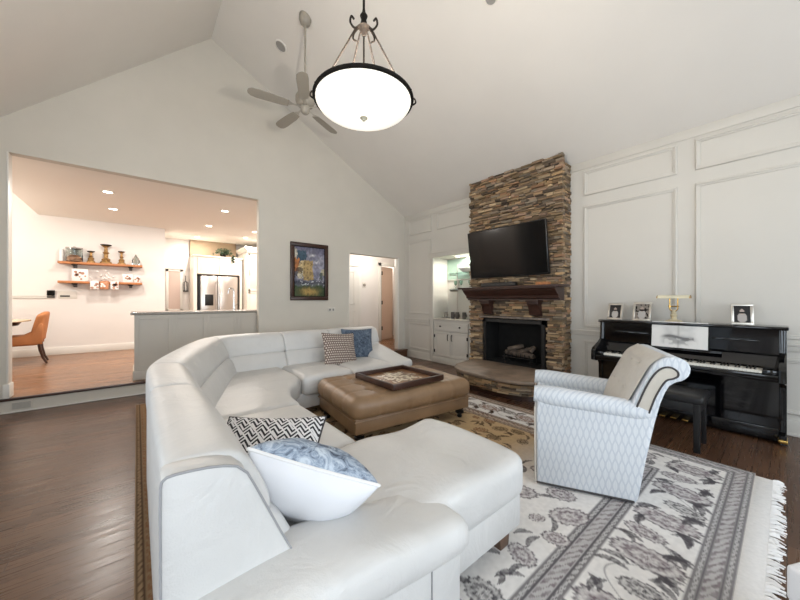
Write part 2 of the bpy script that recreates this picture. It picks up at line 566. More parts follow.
# landing in front of the doorway
b = MB(); b.box(3.2, 4.70, BY - 0.13, BY + 0.001, KZ - 0.03, KZ, bev=0.008)
b.box(3.22, 4.70, BY - 0.10, BY, 0.0, KZ - 0.03)
struct('trim_landing', b, M['floor'])

# ceiling
b = MB()
b.prism([(AX, AZ), (WX + 0.6, ceil_z(WX + 0.6)), (WX + 0.6, ceil_z(WX + 0.6) + 0.1), (AX, AZ + 0.1)], 'y', RY - 0.1, BY + 0.12)
b.prism([(AX, AZ), (AX, AZ + 0.1), (LX - 0.2, ceil_z(LX - 0.2) + 0.1), (LX - 0.2, ceil_z(LX - 0.2))], 'y', RY - 0.1, BY + 0.12)
struct('ceiling', b, M['ceiling'], smooth=False)

# back wall: gable with the wide kitchen opening and the doorway
b = MB()
T = 0.12
O1, O2, OZ = -1.122, 1.551, 2.93
D1, D2, DZ = 3.253, 4.54, 2.205
top = lambda x: (x, ceil_z(x) + 0.02)
b.prism([(-4.2, 0), (O1, 0), top(O1), (LX - 0.1, ceil_z(LX - 0.1)), (-4.2, 3.8)], 'y', BY, BY + T)
b.prism([(O1, OZ), (O2, OZ), top(O2), top(AX), top(O1)], 'y', BY, BY + T)
b.prism([(O1, 0), (O2, 0), (O2, 0.14), (O1, 0.14)], 'y', BY, BY + T)
b.prism([(O2, 0), (D1, 0), top(D1), top(O2)], 'y', BY, BY + T)
b.prism([(D1, 0), (D2, 0), (D2, 0.13), (D1, 0.13)], 'y', BY, BY + T)
b.prism([(D1, DZ), (D2, DZ), top(D2), top(D1)], 'y', BY, BY + T)
b.prism([(D2, 0), (WX + 0.12, 0), top(WX + 0.12), top(D2)], 'y', BY, BY + T)
struct('wall_back', b, M['wall'], smooth=False)
# plinth block and white edge on the left jamb of the opening
b = MB(); b.box(O1 - 0.003, O1 + 0.012, BY - 0.012, BY + T + 0.01, KZ, OZ - 0.001, bev=0.003)
b.box(O1 - 0.03, O1 + 0.022, BY - 0.022, BY + T + 0.02, KZ + 0.002, KZ + 0.16, bev=0.006)
struct('trim_opening', b, M['white'])
b = MB(); b.box(D2 - 0.016, D2 + 0.004, BY - 0.006, BY + T + 0.01, KZ, DZ, bev=0.003)
b.box(D1 - 0.004, D1 + 0.016, BY - 0.006, BY + T + 0.01, KZ, DZ, bev=0.003)
struct('trim_doorway', b, M['white'])
b = MB(); b.box(O2 + 0.02, D1 - 0.02, BY - 0.016, BY - 0.001, 0.0, 0.14, bev=0.004)
struct('baseboard_back', b, M['white'])

# right wall with the firebox hole and the bar niche
NY0, NY1, NZ = 3.70, 4.64, 2.14
for (y0, y1, z0, z1) in [(RY - 0.1, 2.1, 0, 3.2), (2.1, 3.3, 1.02, 3.2), (2.1, 3.3, 0, 0.2), (3.3, NY0, 0, 3.2), (NY0, NY1, NZ, 3.2), (NY1, BY + T, 0, 3.2)]:
    b = MB(); b.box(WX, WX + 0.10, y0, y1, z0, z1)
    struct('wall_right', b, M['panel'], smooth=False)
for (x0, x1, y0, y1, z0, z1) in [(WX + .42, WX + .46, NY0 - .04, NY1 + .04, 0, NZ + .04), (WX + .10, WX + .42, NY0 - .04, NY0, 0, NZ), (WX + .10, WX + .42, NY1, NY1 + .04, 0, NZ), (WX + .10, WX + .42, NY0 - .04, NY1 + .04, NZ, NZ + .04)]:
    b = MB(); b.box(x0, x1, y0, y1, z0, z1)
    struct('wall_niche', b, M['panel'], smooth=False)

def frame_mould(name, y0, y1, z0, z1, w=0.042, d=0.02):
    """stepped picture moulding on the right wall"""
    b = MB()
    for (ww, dd, o) in [(w, d * 0.55, 0.0), (w * 0.5, d, 0.004)]:
        for (a, c, e, f) in [(y0 + o, y1 - o, z0 + o, z0 + o + ww), (y0 + o, y1 - o, z1 - o - ww, z1 - o),
                             (y0 + o, y0 + o + ww, z0 + o + ww, z1 - o - ww), (y1 - o - ww, y1 - o, z0 + o + ww, z1 - o - ww)]:
            b.box(WX - dd, WX + 0.002, a, c, e, f, bev=0.004, seg=1)
    struct(name, b, M['panel'])
k = 1
for (y0, y1) in [(0.79, 1.77), (-0.75, 0.64), (-2.3, -0.92)]:
    for (z0, z1) in [(2.69, 3.03), (0.90, 2.55), (0.20, 0.72)]:
        frame_mould('trim_%d' % k, y0, y1, z0, z1); k += 1
for (y0, y1) in [(4.69, 5.42)]:
    for (z0, z1) in [(2.70, 3.04), (0.2, 0.77), (0.97, 2.55)]:
        frame_mould('trim_%d' % k, y0, y1, z0, z1); k += 1
frame_mould('trim_%d' % k, 3.60, 4.55, 2.70, 3.04); k += 1
# chair rails, baseboards, crown strip
for (nm, y0, y1) in [('trim_rail_right', RY, 1.93), ('trim_rail_corner', 4.76, BY)]:
    b = MB(); b.box(WX - 0.022, WX, y0, y1, 0.79, 0.86, bev=0.006); b.box(WX - 0.04, WX, y0, y1, 0.84, 0.862, bev=0.006)
    struct(nm, b, M['panel'])
for (nm, y0, y1) in [('baseboard_right', RY, 1.93), ('baseboard_corner', 4.68, BY - 0.13)]:
    b = MB(); b.box(WX - 0.018, WX, y0, y1, 0, 0.15, bev=0.005); b.box(WX - 0.03, WX, y0, y1, 0, 0.03, bev=0.008)
    struct(nm, b, M['panel'])
for (nm, y0, y1) in [('trim_crown_right', RY, 1.93), ('trim_crown_corner', 3.53, BY)]:
    b = MB(); b.box(WX - 0.014, WX, y0, y1, 3.06, ceil_z(WX) + 0.004, bev=0.004)
    struct(nm, b, M['panel'])
# niche casing
b = MB()
b.box(WX - 0.022, WX, NY0 - 0.10, NY0 + 0.0, 0.15, NZ + 0.09, bev=0.004)
b.box(WX - 0.022, WX, NY1, NY1 + 0.10, 0.0, NZ + 0.09, bev=0.004)
b.box(WX - 0.026, WX, NY0 - 0.12, NY1 + 0.12, NZ, NZ + 0.09, bev=0.004)
b.box(WX - 0.04, WX, NY0 - 0.13, NY1 + 0.13, NZ + 0.08, NZ + 0.105, bev=0.004)
struct('trim_niche', b, M['panel'])

# left wall and rear wall with windows (behind the camera; they light the room)
b = MB()
WZ0, WZ1 = 0.6, 2.3
ys = [RY - 0.1] + [v for w in LEFT_WINDOWS for v in w] + [BY + T]
for i in range(0, len(ys), 2):
    b.box(LX - 0.1, LX, ys[i], ys[i + 1], 0, ceil_z(LX) + 0.03)
for (a, c) in LEFT_WINDOWS:
    b.box(LX - 0.1, LX, a, c, 0, WZ0); b.box(LX - 0.1, LX, a, c, WZ1, ceil_z(LX) + 0.03)
struct('wall_left', b, M['wall'], smooth=False)
RZ0, RZ1 = 0.45, 2.75
b = MB()
xs = [LX - 0.1] + [v for w in REAR_WINDOWS for v in w] + [WX + 0.1]
for i in range(0, len(xs), 2):
    a, c = xs[i], xs[i + 1]
    p = [(a, 0), (c, 0), top(c)] + ([top(AX)] if a < AX < c else []) + [top(a)]
    b.prism(p, 'y', RY - 0.1, RY)
for (a, c) in REAR_WINDOWS:
    b.prism([(a, 0), (c, 0), (c, RZ0), (a, RZ0)], 'y', RY - 0.1, RY)
    p = [(a, RZ1), (c, RZ1), top(c)] + ([top(AX)] if a < AX < c else []) + [top(a)]
    b.prism(p, 'y', RY - 0.1, RY)
struct('wall_rear', b, M['wall'], smooth=False)
n = 1
for (a, c) in LEFT_WINDOWS:
    b = MB()
    for (y0, y1, z0, z1) in [(a, c, WZ0, WZ0 + .05), (a, c, WZ1 - .05, WZ1), (a, a + .05, WZ0, WZ1), (c - .05, c, WZ0, WZ1), ((a + c) / 2 - .015, (a + c) / 2 + .015, WZ0, WZ1)] + [(a, c, z - .012, z + .012) for z in (1.02, 1.45, 1.88)]:
        b.box(LX + 0.06, LX + 0.09, y0, y1, z0, z1)
    b.box(LX - 0.01, LX + 0.12, a - 0.05, c + 0.05, WZ0 - 0.03, WZ0)
    w = struct('window_%d' % n, b, M['white'], smooth=False)
    b = MB(); b.box(LX - 0.06, LX - 0.05, a, c, WZ0, WZ1)
    b.build('window_pane', M['glass'], w, smooth=False); n += 1
for (a, c) in REAR_WINDOWS:
    b = MB()
    for (x0, x1, z0, z1) in [(a, c, RZ0, RZ0 + .05), (a, c, RZ1 - .05, RZ1), (a, a + .05, RZ0, RZ1), (c - .05, c, RZ0, RZ1), ((a + c) / 2 - .015, (a + c) / 2 + .015, RZ0, RZ1)] + [(a, c, z - .012, z + .012) for z in (1.05, 1.6, 2.2)]:
        b.box(x0, x1, RY + 0.08, RY + 0.11, z0, z1)
    b.box(a - 0.05, c + 0.05, RY - 0.01, RY + 0.13, RZ0 - 0.03, RZ0)
    w = struct('window_%d' % n, b, M['white'], smooth=False)
    b = MB(); b.box(a, c, RY - 0.06, RY - 0.05, RZ0, RZ1)
    b.build('window_pane', M['glass'], w, smooth=False); n += 1

# kitchen and dining room shell
SY = 9.35
b = MB(); b.box(-4.2, 0.51, SY, SY + 0.12, 0, 3.9)
struct('wall_dining', b, M['kwall'], smooth=False)
b = MB(); b.box(0.39, 0.51, SY + 0.12, 10.75, 0, 3.1)
struct('wall_dining_return', b, M['kwall'], smooth=False)
b = MB(); b.box(0.39, 3.3, 10.7, 10.8, 0, 3.1)
struct('wall_kitchen', b, M['kwall'], smooth=False)
b = MB(); b.box(3.15, 3.25, BY + T, 10.8, 0, 3.1)
struct('wall_partition', b, M['kwall'], smooth=False)
b = MB(); b.box(-4.3, -4.2, BY, SY + 0.12, 0, 3.9)
struct('wall_dining_left', b, M['kwall'], smooth=False)
b = MB(); b.box(-1.45, 3.25, BY + T, SY, 2.95, 3.05); b.box(0.51, 3.25, SY, 10.8, 2.95, 3.05); b.box(-1.5, -1.45, BY + T, SY, 2.95, 3.9)
struct('ceiling_kitchen', b, M['kceil'], smooth=False)
b = MB(); b.box(-4.3, -1.45, BY, SY + 0.12, 3.85, 3.95)
struct('ceiling_dining', b, M['kceil'], smooth=False)
b = MB(); b.box(-4.2, 0.51, SY - 0.016, SY, KZ, KZ + 0.15, bev=0.004)
struct('baseboard_dining', b, M['white'])
b = MB(); b.box(-4.2, -1.27, SY - 0.02, SY, 1.30, 1.36, bev=0.006); b.box(-4.2, -1.27, SY - 0.032, SY, 1.345, 1.36, bev=0.004)
struct('trim_dining_rail', b, M['white'])
# hall shell
HY = 7.0
b = MB()
b.box(3.25, 5.10, HY, HY + 0.1, 0, 2.75); b.box(5.62, 6.3, HY, HY + 0.1, 0, 2.75); b.box(5.10, 5.62, HY, HY + 0.1, 2.2, 2.75)
b.box(6.2, 6.3, BY + T, HY, 0, 2.75); b.box(6.2, 6.3, HY + .1, 8.3, 0, 2.75); b.box(5.0, 6.3, 8.3, 8.4, 0, 2.75); b.box(5.0, 5.1, HY + .1, 8.3, 0, 2.75)
b.box(WX + 0.1, 6.3, BY, BY + T, 0, 2.75)
struct('wall_hall', b, M['kwall'], smooth=False)
b = MB(); b.box(3.25, 6.3, BY + T, 8.4, 2.7, 2.8)
struct('ceiling_hall', b, M['kceil'], smooth=False)
# hall doors
b = MB()
b.box(3.70, 4.36, HY - 0.03, HY, KZ, 2.11); 
d = struct('door_1', b, M['white'], smooth=False)
b = MB()
for (x0, x1, z0, z1) in [(3.80, 4.26, 1.16, 2.0), (3.80, 4.26, 0.36, 1.0)]:
    for (p, q, r_, s) in [(x0, x1, z0, z0 + .03), (x0, x1, z1 - .03, z1), (x0, x0 + .03, z0, z1), (x1 - .03, x1, z0, z1)]:
        b.box(p, q, HY - 0.042, HY - 0.03, r_, s, bev=0.003, seg=1)
b.build('door_panel', M['white'], d)
b = MB(); b.box(4.36, 4.45, HY - 0.03, HY, KZ, 2.2, bev=0.004); b.box(3.6, 4.47, HY - 0.04, HY, 2.12, 2.2, bev=0.004)
struct('trim_hall_door', b, M['white'])
b = MB()
b.box(5.01, 5.10, HY - 0.025, HY, KZ, 2.28, bev=0.004); b.box(5.62, 5.71, HY - 0.025, HY, KZ, 2.28, bev=0.004); b.box(5.01, 5.71, HY - 0.025, HY, 2.19, 2.28, bev=0.004)
struct('trim_hall_opening', b, M['white'])
# an open door seen through the hall opening, swung into the far room
b = MB(); b.prism([(5.145, 7.105), (5.15, 7.065), (5.66, 7.20), (5.65, 7.24)], 'z', KZ + 0.01, 2.18)
d = struct('door_2', b, M['pinkpanel'], smooth=False)
b = MB()
for z in (0.45, 1.15, 1.95):
    b.box(5.118, 5.16, 7.0, 7.075, z, z + 0.1)
b.build('door_hinge', M['bronze'], d)
b = MB()
b.box(5.118, 5.135, HY + 0.02, HY + 0.09, KZ, 2.18)  # solid dark strip standing in for the shaded gap at the door hinges
struct('trim_hall_jamb', b, M['bronze'], smooth=False)

# ------------------------------------------------------------------ lamps the rooms have
WARM = (1.0, 0.94, 0.87)
CANS = [(-0.35, 6.72), (-0.34, 7.92), (1.28, 6.75), (1.26, 8.35), (1.235, 10.0), (2.26, 9.3), (2.25, 8.35)]
can_labels = ['bright recessed ceiling light nearest the living room, left side of the kitchen',
              'recessed ceiling light just behind the nearest left one, above the wall shelves side',
              'large bright recessed ceiling light nearest the living room, right side of the kitchen',
              'recessed ceiling light second in the row running back towards the fridge',
              'recessed ceiling light farthest back, directly in front of the fridge cabinets',
              'small recessed ceiling light by the crown of the tall right cabinet',
              'recessed ceiling light half cut off by the right edge of the opening']
M['can'] = emit('can_light_glow', (255, 244, 226), 14)
for (x, y), lab in zip(CANS, can_labels):
    t = thing('recessed_light', lab, 'ceiling light', (x, y, 2.95), group='recessed ceiling lights in the kitchen')
    b = MB(); b.lathe([(0.055, 0.0), (0.062, -0.006), (0.085, -0.004), (0.088, 0.0)], (x, y, 2.95), 24); b.build('trim_ring', M['white'], t)
    b = MB(); b.lathe([(0.0, -0.002), (0.056, -0.002)], (x, y, 2.95), 24); b.build('diffuser', M['can'], t)
    l = bpy.data.lights.new('recessed_lamp', 'AREA'); l.shape = 'DISK'; l.size = 0.11; l.energy = 25; l.color = WARM
    o = bpy.data.objects.new('recessed_lamp', l); COL.objects.link(o); o.location = (x, y, 2.942)
for (nm, x, y, z, e) in [('dining_lamp', -2.8, 7.6, 2.6, 110), ('hall_lamp', 4.5, 6.3, 2.3, 24), ('far_room_lamp', 5.9, 7.9, 2.4, 10)]:
    l = bpy.data.lights.new(nm, 'POINT'); l.shadow_soft_size = 0.12; l.energy = e; l.color = WARM
    o = bpy.data.objects.new(nm, l); COL.objects.link(o); o.location = (x, y, z)
# ------------------------------------------------------------------ fireplace
FX = 4.48
FY0, FY1 = 1.94, 3.515
BX0, BX1, BZ0, BZ1 = 2.165, 3.245, 0.27, 0.985      # firebox y-range, z-range
M['stone'] = attr_mat('ledgestone', 0.85, bump=0.5, bscale=40)
STONES = [(146, 124, 98), (166, 142, 112), (128, 106, 84), (156, 128, 98), (114, 98, 82), (182, 158, 126), (140, 118, 90), (160, 124, 94),
          (124, 112, 96), (96, 82, 68), (172, 142, 106), (150, 132, 112), (134, 112, 84), (158, 130, 108)]
def stones(b, rects, place, rs, hmin=0.018, hmax=0.042, lmin=0.05, lmax=0.21, cols=None):
    """coursed ledgestone: rects are (u0,u1,v0,v1) areas; place(u,v,depth)->(x,y,z)"""
    for (u0, u1, v0, v1) in rects:
        v = v0
        while v < v1 - 0.004:
            hh = min(rs.uniform(hmin, hmax), v1 - v)
            if v1 - v - hh < 0.015: hh = v1 - v
            u = u0 - rs.uniform(0, 0.1)
            while u < u1 - 0.001:
                ll = rs.uniform(lmin, lmax)
                a = max(u, u0); c = min(u + ll, u1)
                if u1 - c < 0.035: c = u1; ll = c - u
                if c - a > 0.006:
                    # sometimes two thin stones instead of one
                    parts = [(v, v + hh)] if hh < 0.04 or rs.random() > 0.35 else [(v, v + hh * 0.5), (v + hh * 0.5, v + hh)]
                    for (p, q) in parts:
                        dd = rs.uniform(0.0, 0.06); g = 0.003
                        j = lambda: rs.uniform(-0.0035, 0.0035)
                        col = rs.choice(STONES); f = rs.uniform(0.55, 1.25)
                        cl = [min(1, x * f) for x in s2l(col)]
                        bk = [place(a, p, -0.03), place(c, p, -0.03), place(c, q, -0.03), place(a, q, -0.03)]
                        fr = [place(a + g, p + g + j(), dd + j()), place(c - g, p + g + j(), dd + j()), place(c - g, q - g + j(), dd + j()), place(a + g, q - g + j(), dd + j())]
                        V = [b.bm.verts.new(x) for x in bk + fr]
                        fs = [b.bm.faces.new([V[4], V[5], V[6], V[7]])]
                        for i in range(4):
                            fs.append(b.bm.faces.new([V[i], V[(i + 1) % 4], V[4 + (i + 1) % 4], V[4 + i]]))
                        for fc in fs:
                            for lp in fc.loops: lp[lay] = (*cl, 1)
                u += ll
            v += hh
rs = random.Random(11)
fp = thing('fireplace', 'floor to ceiling stacked stone fireplace with black firebox and dark wood mantel', 'fireplace', (FX, (FY0 + FY1) / 2, 0))
b = MB(); lay = b.bm.loops.layers.float_color.new('Col')
ztop = ceil_z(FX) - 0.01
stones(b, [(FY0, FY1, BZ1 + 0.03, ztop), (FY0, BX0, 0.0, BZ1 + 0.03), (BX1, FY1, 0.0, BZ1 + 0.03)], lambda u, v, d: (FX - d + 0.02, u, v), rs)
stones(b, [(FX + 0.01, WX - 0.002, 0.0, ceil_z(FX) - 0.13)], lambda u, v, d: (u, FY0 - d * 0.35 + 0.01, v), rs)
bmesh.ops.recalc_face_normals(b.bm, faces=b.bm.faces[:])
pt('stone_surround', b, M['stone'], fp, smooth=False)
b = MB()
b.box(FX + 0.025, WX - 0.002, FY0 + 0.02, FY1, BZ1 + 0.03, ceil_z(WX) - 0.0)
b.box(FX + 0.025, WX - 0.002, FY0 + 0.02, BX0, 0, BZ1 + 0.03); b.box(FX + 0.025, WX - 0.002, BX1, FY1, 0, BZ1 + 0.03)
pt('mortar_core', b, plain('mortar_dark', (58, 48, 40), 0.95), fp, smooth=False)
# firebox
b = MB()
b.box(FX + 0.42, FX + 0.45, BX0, BX1, BZ0, BZ1 + 0.02)
b.box(FX + 0.02, FX + 0.44, BX0 - 0.005, BX0 + 0.015, BZ0, BZ1 + 0.02); b.box(FX + 0.02, FX + 0.44, BX1 - 0.015, BX1 + 0.005, BZ0, BZ1 + 0.02)
b.box(FX + 0.02, FX + 0.44, BX0, BX1, BZ1, BZ1 + 0.03); b.box(FX, FX + 0.44, BX0, BX1, BZ0 - 0.03, BZ0)
pt('firebox', b, M['mattblack'], fp, smooth=False)
b = MB()
b.box(FX - 0.02, FX + 0.0, BX0 + 0.02, BX0 + 0.07, BZ0, BZ1 - 0.02); b.box(FX - 0.02, FX, BX1 - 0.07, BX1 - 0.02, BZ0, BZ1 - 0.02); b.box(FX - 0.02, FX, BX0 + 0.02, BX1 - 0.02, BZ1 - 0.07, BZ1 - 0.02)
pt('firebox_frame', b, M['black'], fp, smooth=False)
b = MB(); b.box(FX - 0.035, FX + 0.03, BX0 - 0.05, BX1 + 0.06, BZ1 - 0.005, BZ1 + 0.025, bev=0.006)
pt('lintel', b, plain('grey_lintel', (120, 108, 98), 0.6, var=0.3, scale=20), fp)
# hearth: bowed slab on a bowed stone base
def bow(x_front, y0, y1, nseg=20, rnd=0.28):
    pts = []
    for i in range(nseg + 1):
        t = i / nseg
        y = y0 + (y1 - y0) * t
        s = 1 - abs(2 * t - 1) ** 3.5
        pts.append((FX - (FX - x_front) * (0.22 + 0.78 * s ** 0.5), y))
    return pts
slab = [(FX + 0.02, 1.80)] + bow(3.56, 1.80, 3.40) + [(FX + 0.02, 3.40)]
b = MB(); b.prism(slab[::-1], 'z', 0.22, 0.268, bev=0.014)
pt('hearth_slab', b, M['slate'], fp, angle=30)
base = bow(3.63, 1.84, 3.36, 40)
seg = [(Vector((p[0], p[1], 0)), Vector((q[0], q[1], 0))) for p, q in zip(base[:-1], base[1:])]
cum = [0]
for p, q in seg: cum.append(cum[-1] + (q - p).length)
def on_base(u, v, d):
    u = max(0, min(cum[-1] - 1e-6, u))
    i = max(k for k in range(len(seg)) if cum[k] <= u)
    p, q = seg[i]; t = (u - cum[i]) / (cum[i + 1] - cum[i])
    pos = p.lerp(q, t); tt = (q - p).normalized(); nn = Vector((-tt.y, tt.x, 0))
    pos = pos + nn * (d * 0.8)
    return (pos.x, pos.y, v)
b = MB(); lay = b.bm.loops.layers.float_color.new('Col')
stones(b, [(0, cum[-1], 0.07, 0.222)], on_base, rs, lmin=0.06, lmax=0.18, hmin=0.02, hmax=0.045)
bmesh.ops.recalc_face_normals(b.bm, faces=b.bm.faces[:])
pt('hearth_stone', b, M['stone'], fp, smooth=False)
b = MB(); b.prism([(FX, 1.86)] + bow(3.66, 1.86, 3.34) + [(FX, 3.34)], 'z', 0.0, 0.22)
pt('hearth_base', b, M['darkwood'], fp)
# mantel with crown profile and two corbels
b = MB()
prof = [(FX + 0.02, 1.475), (4.22, 1.475), (4.20, 1.465), (4.20, 1.435), (4.225, 1.42), (4.235, 1.40), (4.28, 1.36), (4.31, 1.335), (4.32, 1.30), (4.36, 1.285), (4.36, 1.265), (FX + 0.02, 1.265)]
b.prism(prof, 'y', 1.93, 3.47, bev=0.004, seg=1)
b.box(4.19, FX + 0.02, 1.86, 3.55, 1.447, 1.478, bev=0.006)
pt('mantel_shelf', b, M['mantelwood'], fp, angle=30)
for y in (2.31, 3.12):
    b = MB(); b.prism([(FX + 0.0, 1.27), (4.34, 1.27), (4.345, 1.21), (4.38, 1.17), (4.40, 1.11), (4.42, 1.05), (4.47, 1.03), (FX + 0.0, 1.03)], 'y', y - 0.085, y + 0.085, bev=0.006)
    b.box(4.325, 4.48, y - 0.095, y + 0.095, 1.24, 1.27, bev=0.004)
    pt('corbel', b, M['mantelwood'], fp, angle=30)
# gas logs on a grate
lg = thing('fire_grate', 'black iron grate with pale ceramic logs inside the firebox', 'fire grate', (4.66, 2.68, BZ0))
b = MB()
for i in range(7):
    y = 2.47 + i * 0.07
    b.tube([(4.55, y, BZ0 + .17), (4.56, y, BZ0 + .10), (4.78, y, BZ0 + .10)], 0.007, 6)
b.tube([(4.57, 2.42, BZ0 + .095), (4.57, 2.93, BZ0 + .095)], 0.009, 6); b.tube([(4.77, 2.42, BZ0 + .095), (4.77, 2.93, BZ0 + .095)], 0.009, 6)
for (x, y) in [(4.57, 2.46), (4.57, 2.9), (4.77, 2.46), (4.77, 2.9)]: b.tube([(x, y, BZ0), (x, y, BZ0 + .1)], 0.009, 6)
pt('grate_bars', b, M['black'], lg)
for i, (p, q, r_) in enumerate([((4.60, 2.42, .15), (4.63, 2.80, .16), .045), ((4.72, 2.52, .16), (4.70, 2.95, .15), .05), ((4.58, 2.62, .20), (4.72, 2.46, .26), .036), ((4.60, 2.86, .21), (4.74, 2.66, .27), .038), ((4.56, 2.45, .22), (4.60, 2.40, .30), .03)]):
    b = MB(); P = [Vector((p[0], p[1], BZ0 + p[2])).lerp(Vector((q[0], q[1], BZ0 + q[2])), k / 6) for k in range(7)]
    b.tube(P, [r_ * f for f in (.8, 1, .93, 1.04, .95, 1.02, .78)], 10)
    pt('log', b, M['log'], lg)

# television with stand bracket, on the chimney breast
tv = thing('television', 'large black flat television mounted on the stacked stone chimney', 'television', (4.40, 2.75, 1.63))
def tilt(b_):
    for v in b_.bm.verts:
        v.co.x -= (v.co.z - 1.63) * math.tan(R(7.5))
    return b_
b = MB(); b.box(4.385, 4.425, 2.085, 3.42, 1.63, 2.385, bev=0.006); pt('casing', tilt(b), M['bezel'], tv)
b = MB(); b.box(4.382, 4.386, 2.10, 3.405, 1.65, 2.37); pt('screen', tilt(b), M['screen'], tv, smooth=False)
b = MB(); b.box(4.40, 4.475, 2.5, 3.0, 1.8, 2.2); pt('wall_bracket', b, M['black'], tv, smooth=False)
sb = thing('soundbar', 'slim black soundbar lying on the mantel below the television', 'speaker', (4.255, 2.80, 1.478))
b = MB(); b.box(4.215, 4.295, 2.50, 3.10, 1.4785, 1.535, bev=0.012); pt('body', b, M['bezel'], sb)
b = MB(); b.box(4.212, 4.216, 2.52, 3.08, 1.486, 1.527); pt('speaker_grille', b, M['black'], sb, smooth=False)
bx = thing('wooden_box', 'small light wooden box at the right end of the mantel', 'box', (4.25, 2.10, 1.478))
b = MB(); b.box(4.21, 4.29, 2.02, 2.19, 1.4785, 1.505, bev=0.003); pt('box_base', b, M['shelfwood'], bx)
b = MB(); b.box(4.207, 4.293, 2.017, 2.193, 1.505, 1.515, bev=0.003); pt('box_lid', b, M['shelfwood'], bx)
for (y, h_, lab, mm) in [(2.74, .10, 'small clear glass ornament standing behind the middle of the soundbar', 'glass'), (2.66, .075, 'low grey metal ornament standing behind the right half of the soundbar', 'silver')]:
    b = MB(); b.lathe([(0, 0), (.028, 0), (.03, .01), (.012, .03), (.02, h_ * .7), (.026, h_ * .85), (.012, h_), (0, h_)], (0, 0, 0), 12)
    single('mantel_ornament', b, M[mm], lab, 'ornament', (4.36, y, 1.4785))

# ------------------------------------------------------------------ bar niche beside the fireplace
cb = thing('bar_cabinet', 'cream built in base cabinet with drawers and doors in the niche left of the fireplace', 'cabinet', (WX, (NY0 + NY1) / 2, 0))
x0 = WX - 0.02
b = MB(); b.box(x0 + 0.02, WX + 0.40, NY0 + .004, NY1 - .004, 0, 0.87); b.box(x0 - 0.01, x0 + 0.03, NY0 + 0.004, NY1 - .004, 0, 0.13, bev=0.005)
pt('body', b, M['panel'], cb)
def panel_front(y0, y1, z0, z1, name, hinge=True):
    b = MB(); b.box(x0, x0 + 0.02, y0, y1, z0, z1, bev=0.003)
    f = 0.045
    for (a, c, e, g) in [(y0, y1, z0, z0 + f), (y0, y1, z1 - f, z1), (y0, y0 + f, z0 + f, z1 - f), (y1 - f, y1, z0 + f, z1 - f)]:
        b.box(x0 - 0.010, x0 + 0.002, a, c, e, g, bev=0.003, seg=1)
    return pt(name, b, M['panel'], cb)
W3 = (NY1 - NY0 - 0.08) / 2
d1 = panel_front(NY0 + 0.04, NY1 - 0.04, 0.66, 0.83, 'drawer')
for yy in (NY0 + 0.22, NY1 - 0.22):
    b = MB(); b.lathe([(0, 0), (.012, 0), (.012, .006), (.006, .012), (.016, .02), (.014, .03), (0, .032)], (0, 0, 0), 12)
    bmesh.ops.rotate(b.bm, verts=b.bm.verts[:], matrix=Matrix.Rotation(-PI / 2, 3, 'Y')); bmesh.ops.translate(b.bm, verts=b.bm.verts[:], vec=(x0 - 0.01, yy, 0.745))
    b.build('knob', M['bronze'], d1)
for i in range(2):
    y0 = NY0 + 0.04 + i * W3
    dd = panel_front(y0 + 0.004, y0 + W3 - 0.004, 0.15, 0.64, 'door')
    hy = y0 + W3 - 0.05 if i == 0 else y0 + 0.05
    b = MB(); b.tube([(x0 - .012, hy, .47), (x0 - .035, hy, .485), (x0 - .035, hy, .575), (x0 - .012, hy, .59)], 0.007, 8)
    b.build('handle', M['bronze'], dd)
    hy = y0 + 0.012 if i == 0 else y0 + W3 - 0.012
    for z in (0.24, 0.54):
        b = MB(); b.box(x0 - 0.016, x0 - 0.006, hy - 0.014, hy + 0.014, z - .03, z + .03, bev=0.003); b.build('hinge', M['bronze'], dd)
ct = thing('bar_countertop', 'pale stone countertop on the bar cabinet left of the fireplace', 'countertop', (WX, (NY0 + NY1) / 2, 0.872))
b = MB(); b.box(x0 - 0.02, WX + 0.40, NY0 + .004, NY1 - .004, 0.872, 0.9, bev=0.005); pt('slab', b, plain('pale_counter', (205, 198, 186), 0.2), ct)
mi = thing('bar_mirror', 'greenish mirror panel at the top of the back of the bar niche', 'mirror', (WX + 0.41, (NY0 + NY1) / 2, 0.9))
b = MB(); b.box(WX + 0.405, WX + 0.418, NY0 + 0.01, NY1 - 0.01, 1.70, NZ - 0.02); pt('mirror_glass', b, M['mirror'], mi, smooth=False)
b = MB(); b.box(WX + 0.400, WX + 0.418, NY0 + 0.01, NY1 - 0.01, 1.685, 1.70); pt('mirror_channel', b, M['chrome'], mi, smooth=False)
shelf_l = ['upper clear glass shelf across the bar niche', 'lower clear glass shelf across the bar niche']
for z, lab in zip((1.80, 1.48), shelf_l):
    s = thing('glass_shelf', lab, 'shelf', (WX + 0.26, (NY0 + NY1) / 2, z), group='glass shelves in the bar niche')
    b = MB(); b.box(WX + 0.14, WX + 0.39, NY0 + 0.004, NY1 - 0.3, z, z + 0.01); pt('glass_plate', b, M['glassgreen'], s, smooth=False)
    for (xx, yy) in [(WX + 0.17, NY0 + 0.006), (WX + 0.36, NY0 + 0.006)]:
        b = MB(); b.tube([(xx, yy - 0.004, z - 0.012), (xx, yy + 0.02, z - 0.012)], 0.006, 8); pt('shelf_pin', b, M['bronze'], s)
rk = thing('shelf_standard', 'slim metal standard carrying the glass bar shelves', 'shelf support', (WX + 0.38, 4.20, 0.9))
b = MB(); b.box(WX + 0.385, WX + 0.398, 4.34, 4.355, 0.902, 2.0); pt('upright', b, M['steel'], rk, smooth=False)
for z in (1.79, 1.47):
    b = MB(); b.box(WX + 0.16, WX + 0.39, 4.336, 4.348, z - 0.03, z + 0.008); pt('shelf_arm', b, M['steel'], rk, smooth=False)
def tumbler(r, h): return [(0, 0.002), (r * .8, 0), (r, h), (r * .92, h), (r * .74, .008), (0, .008)]
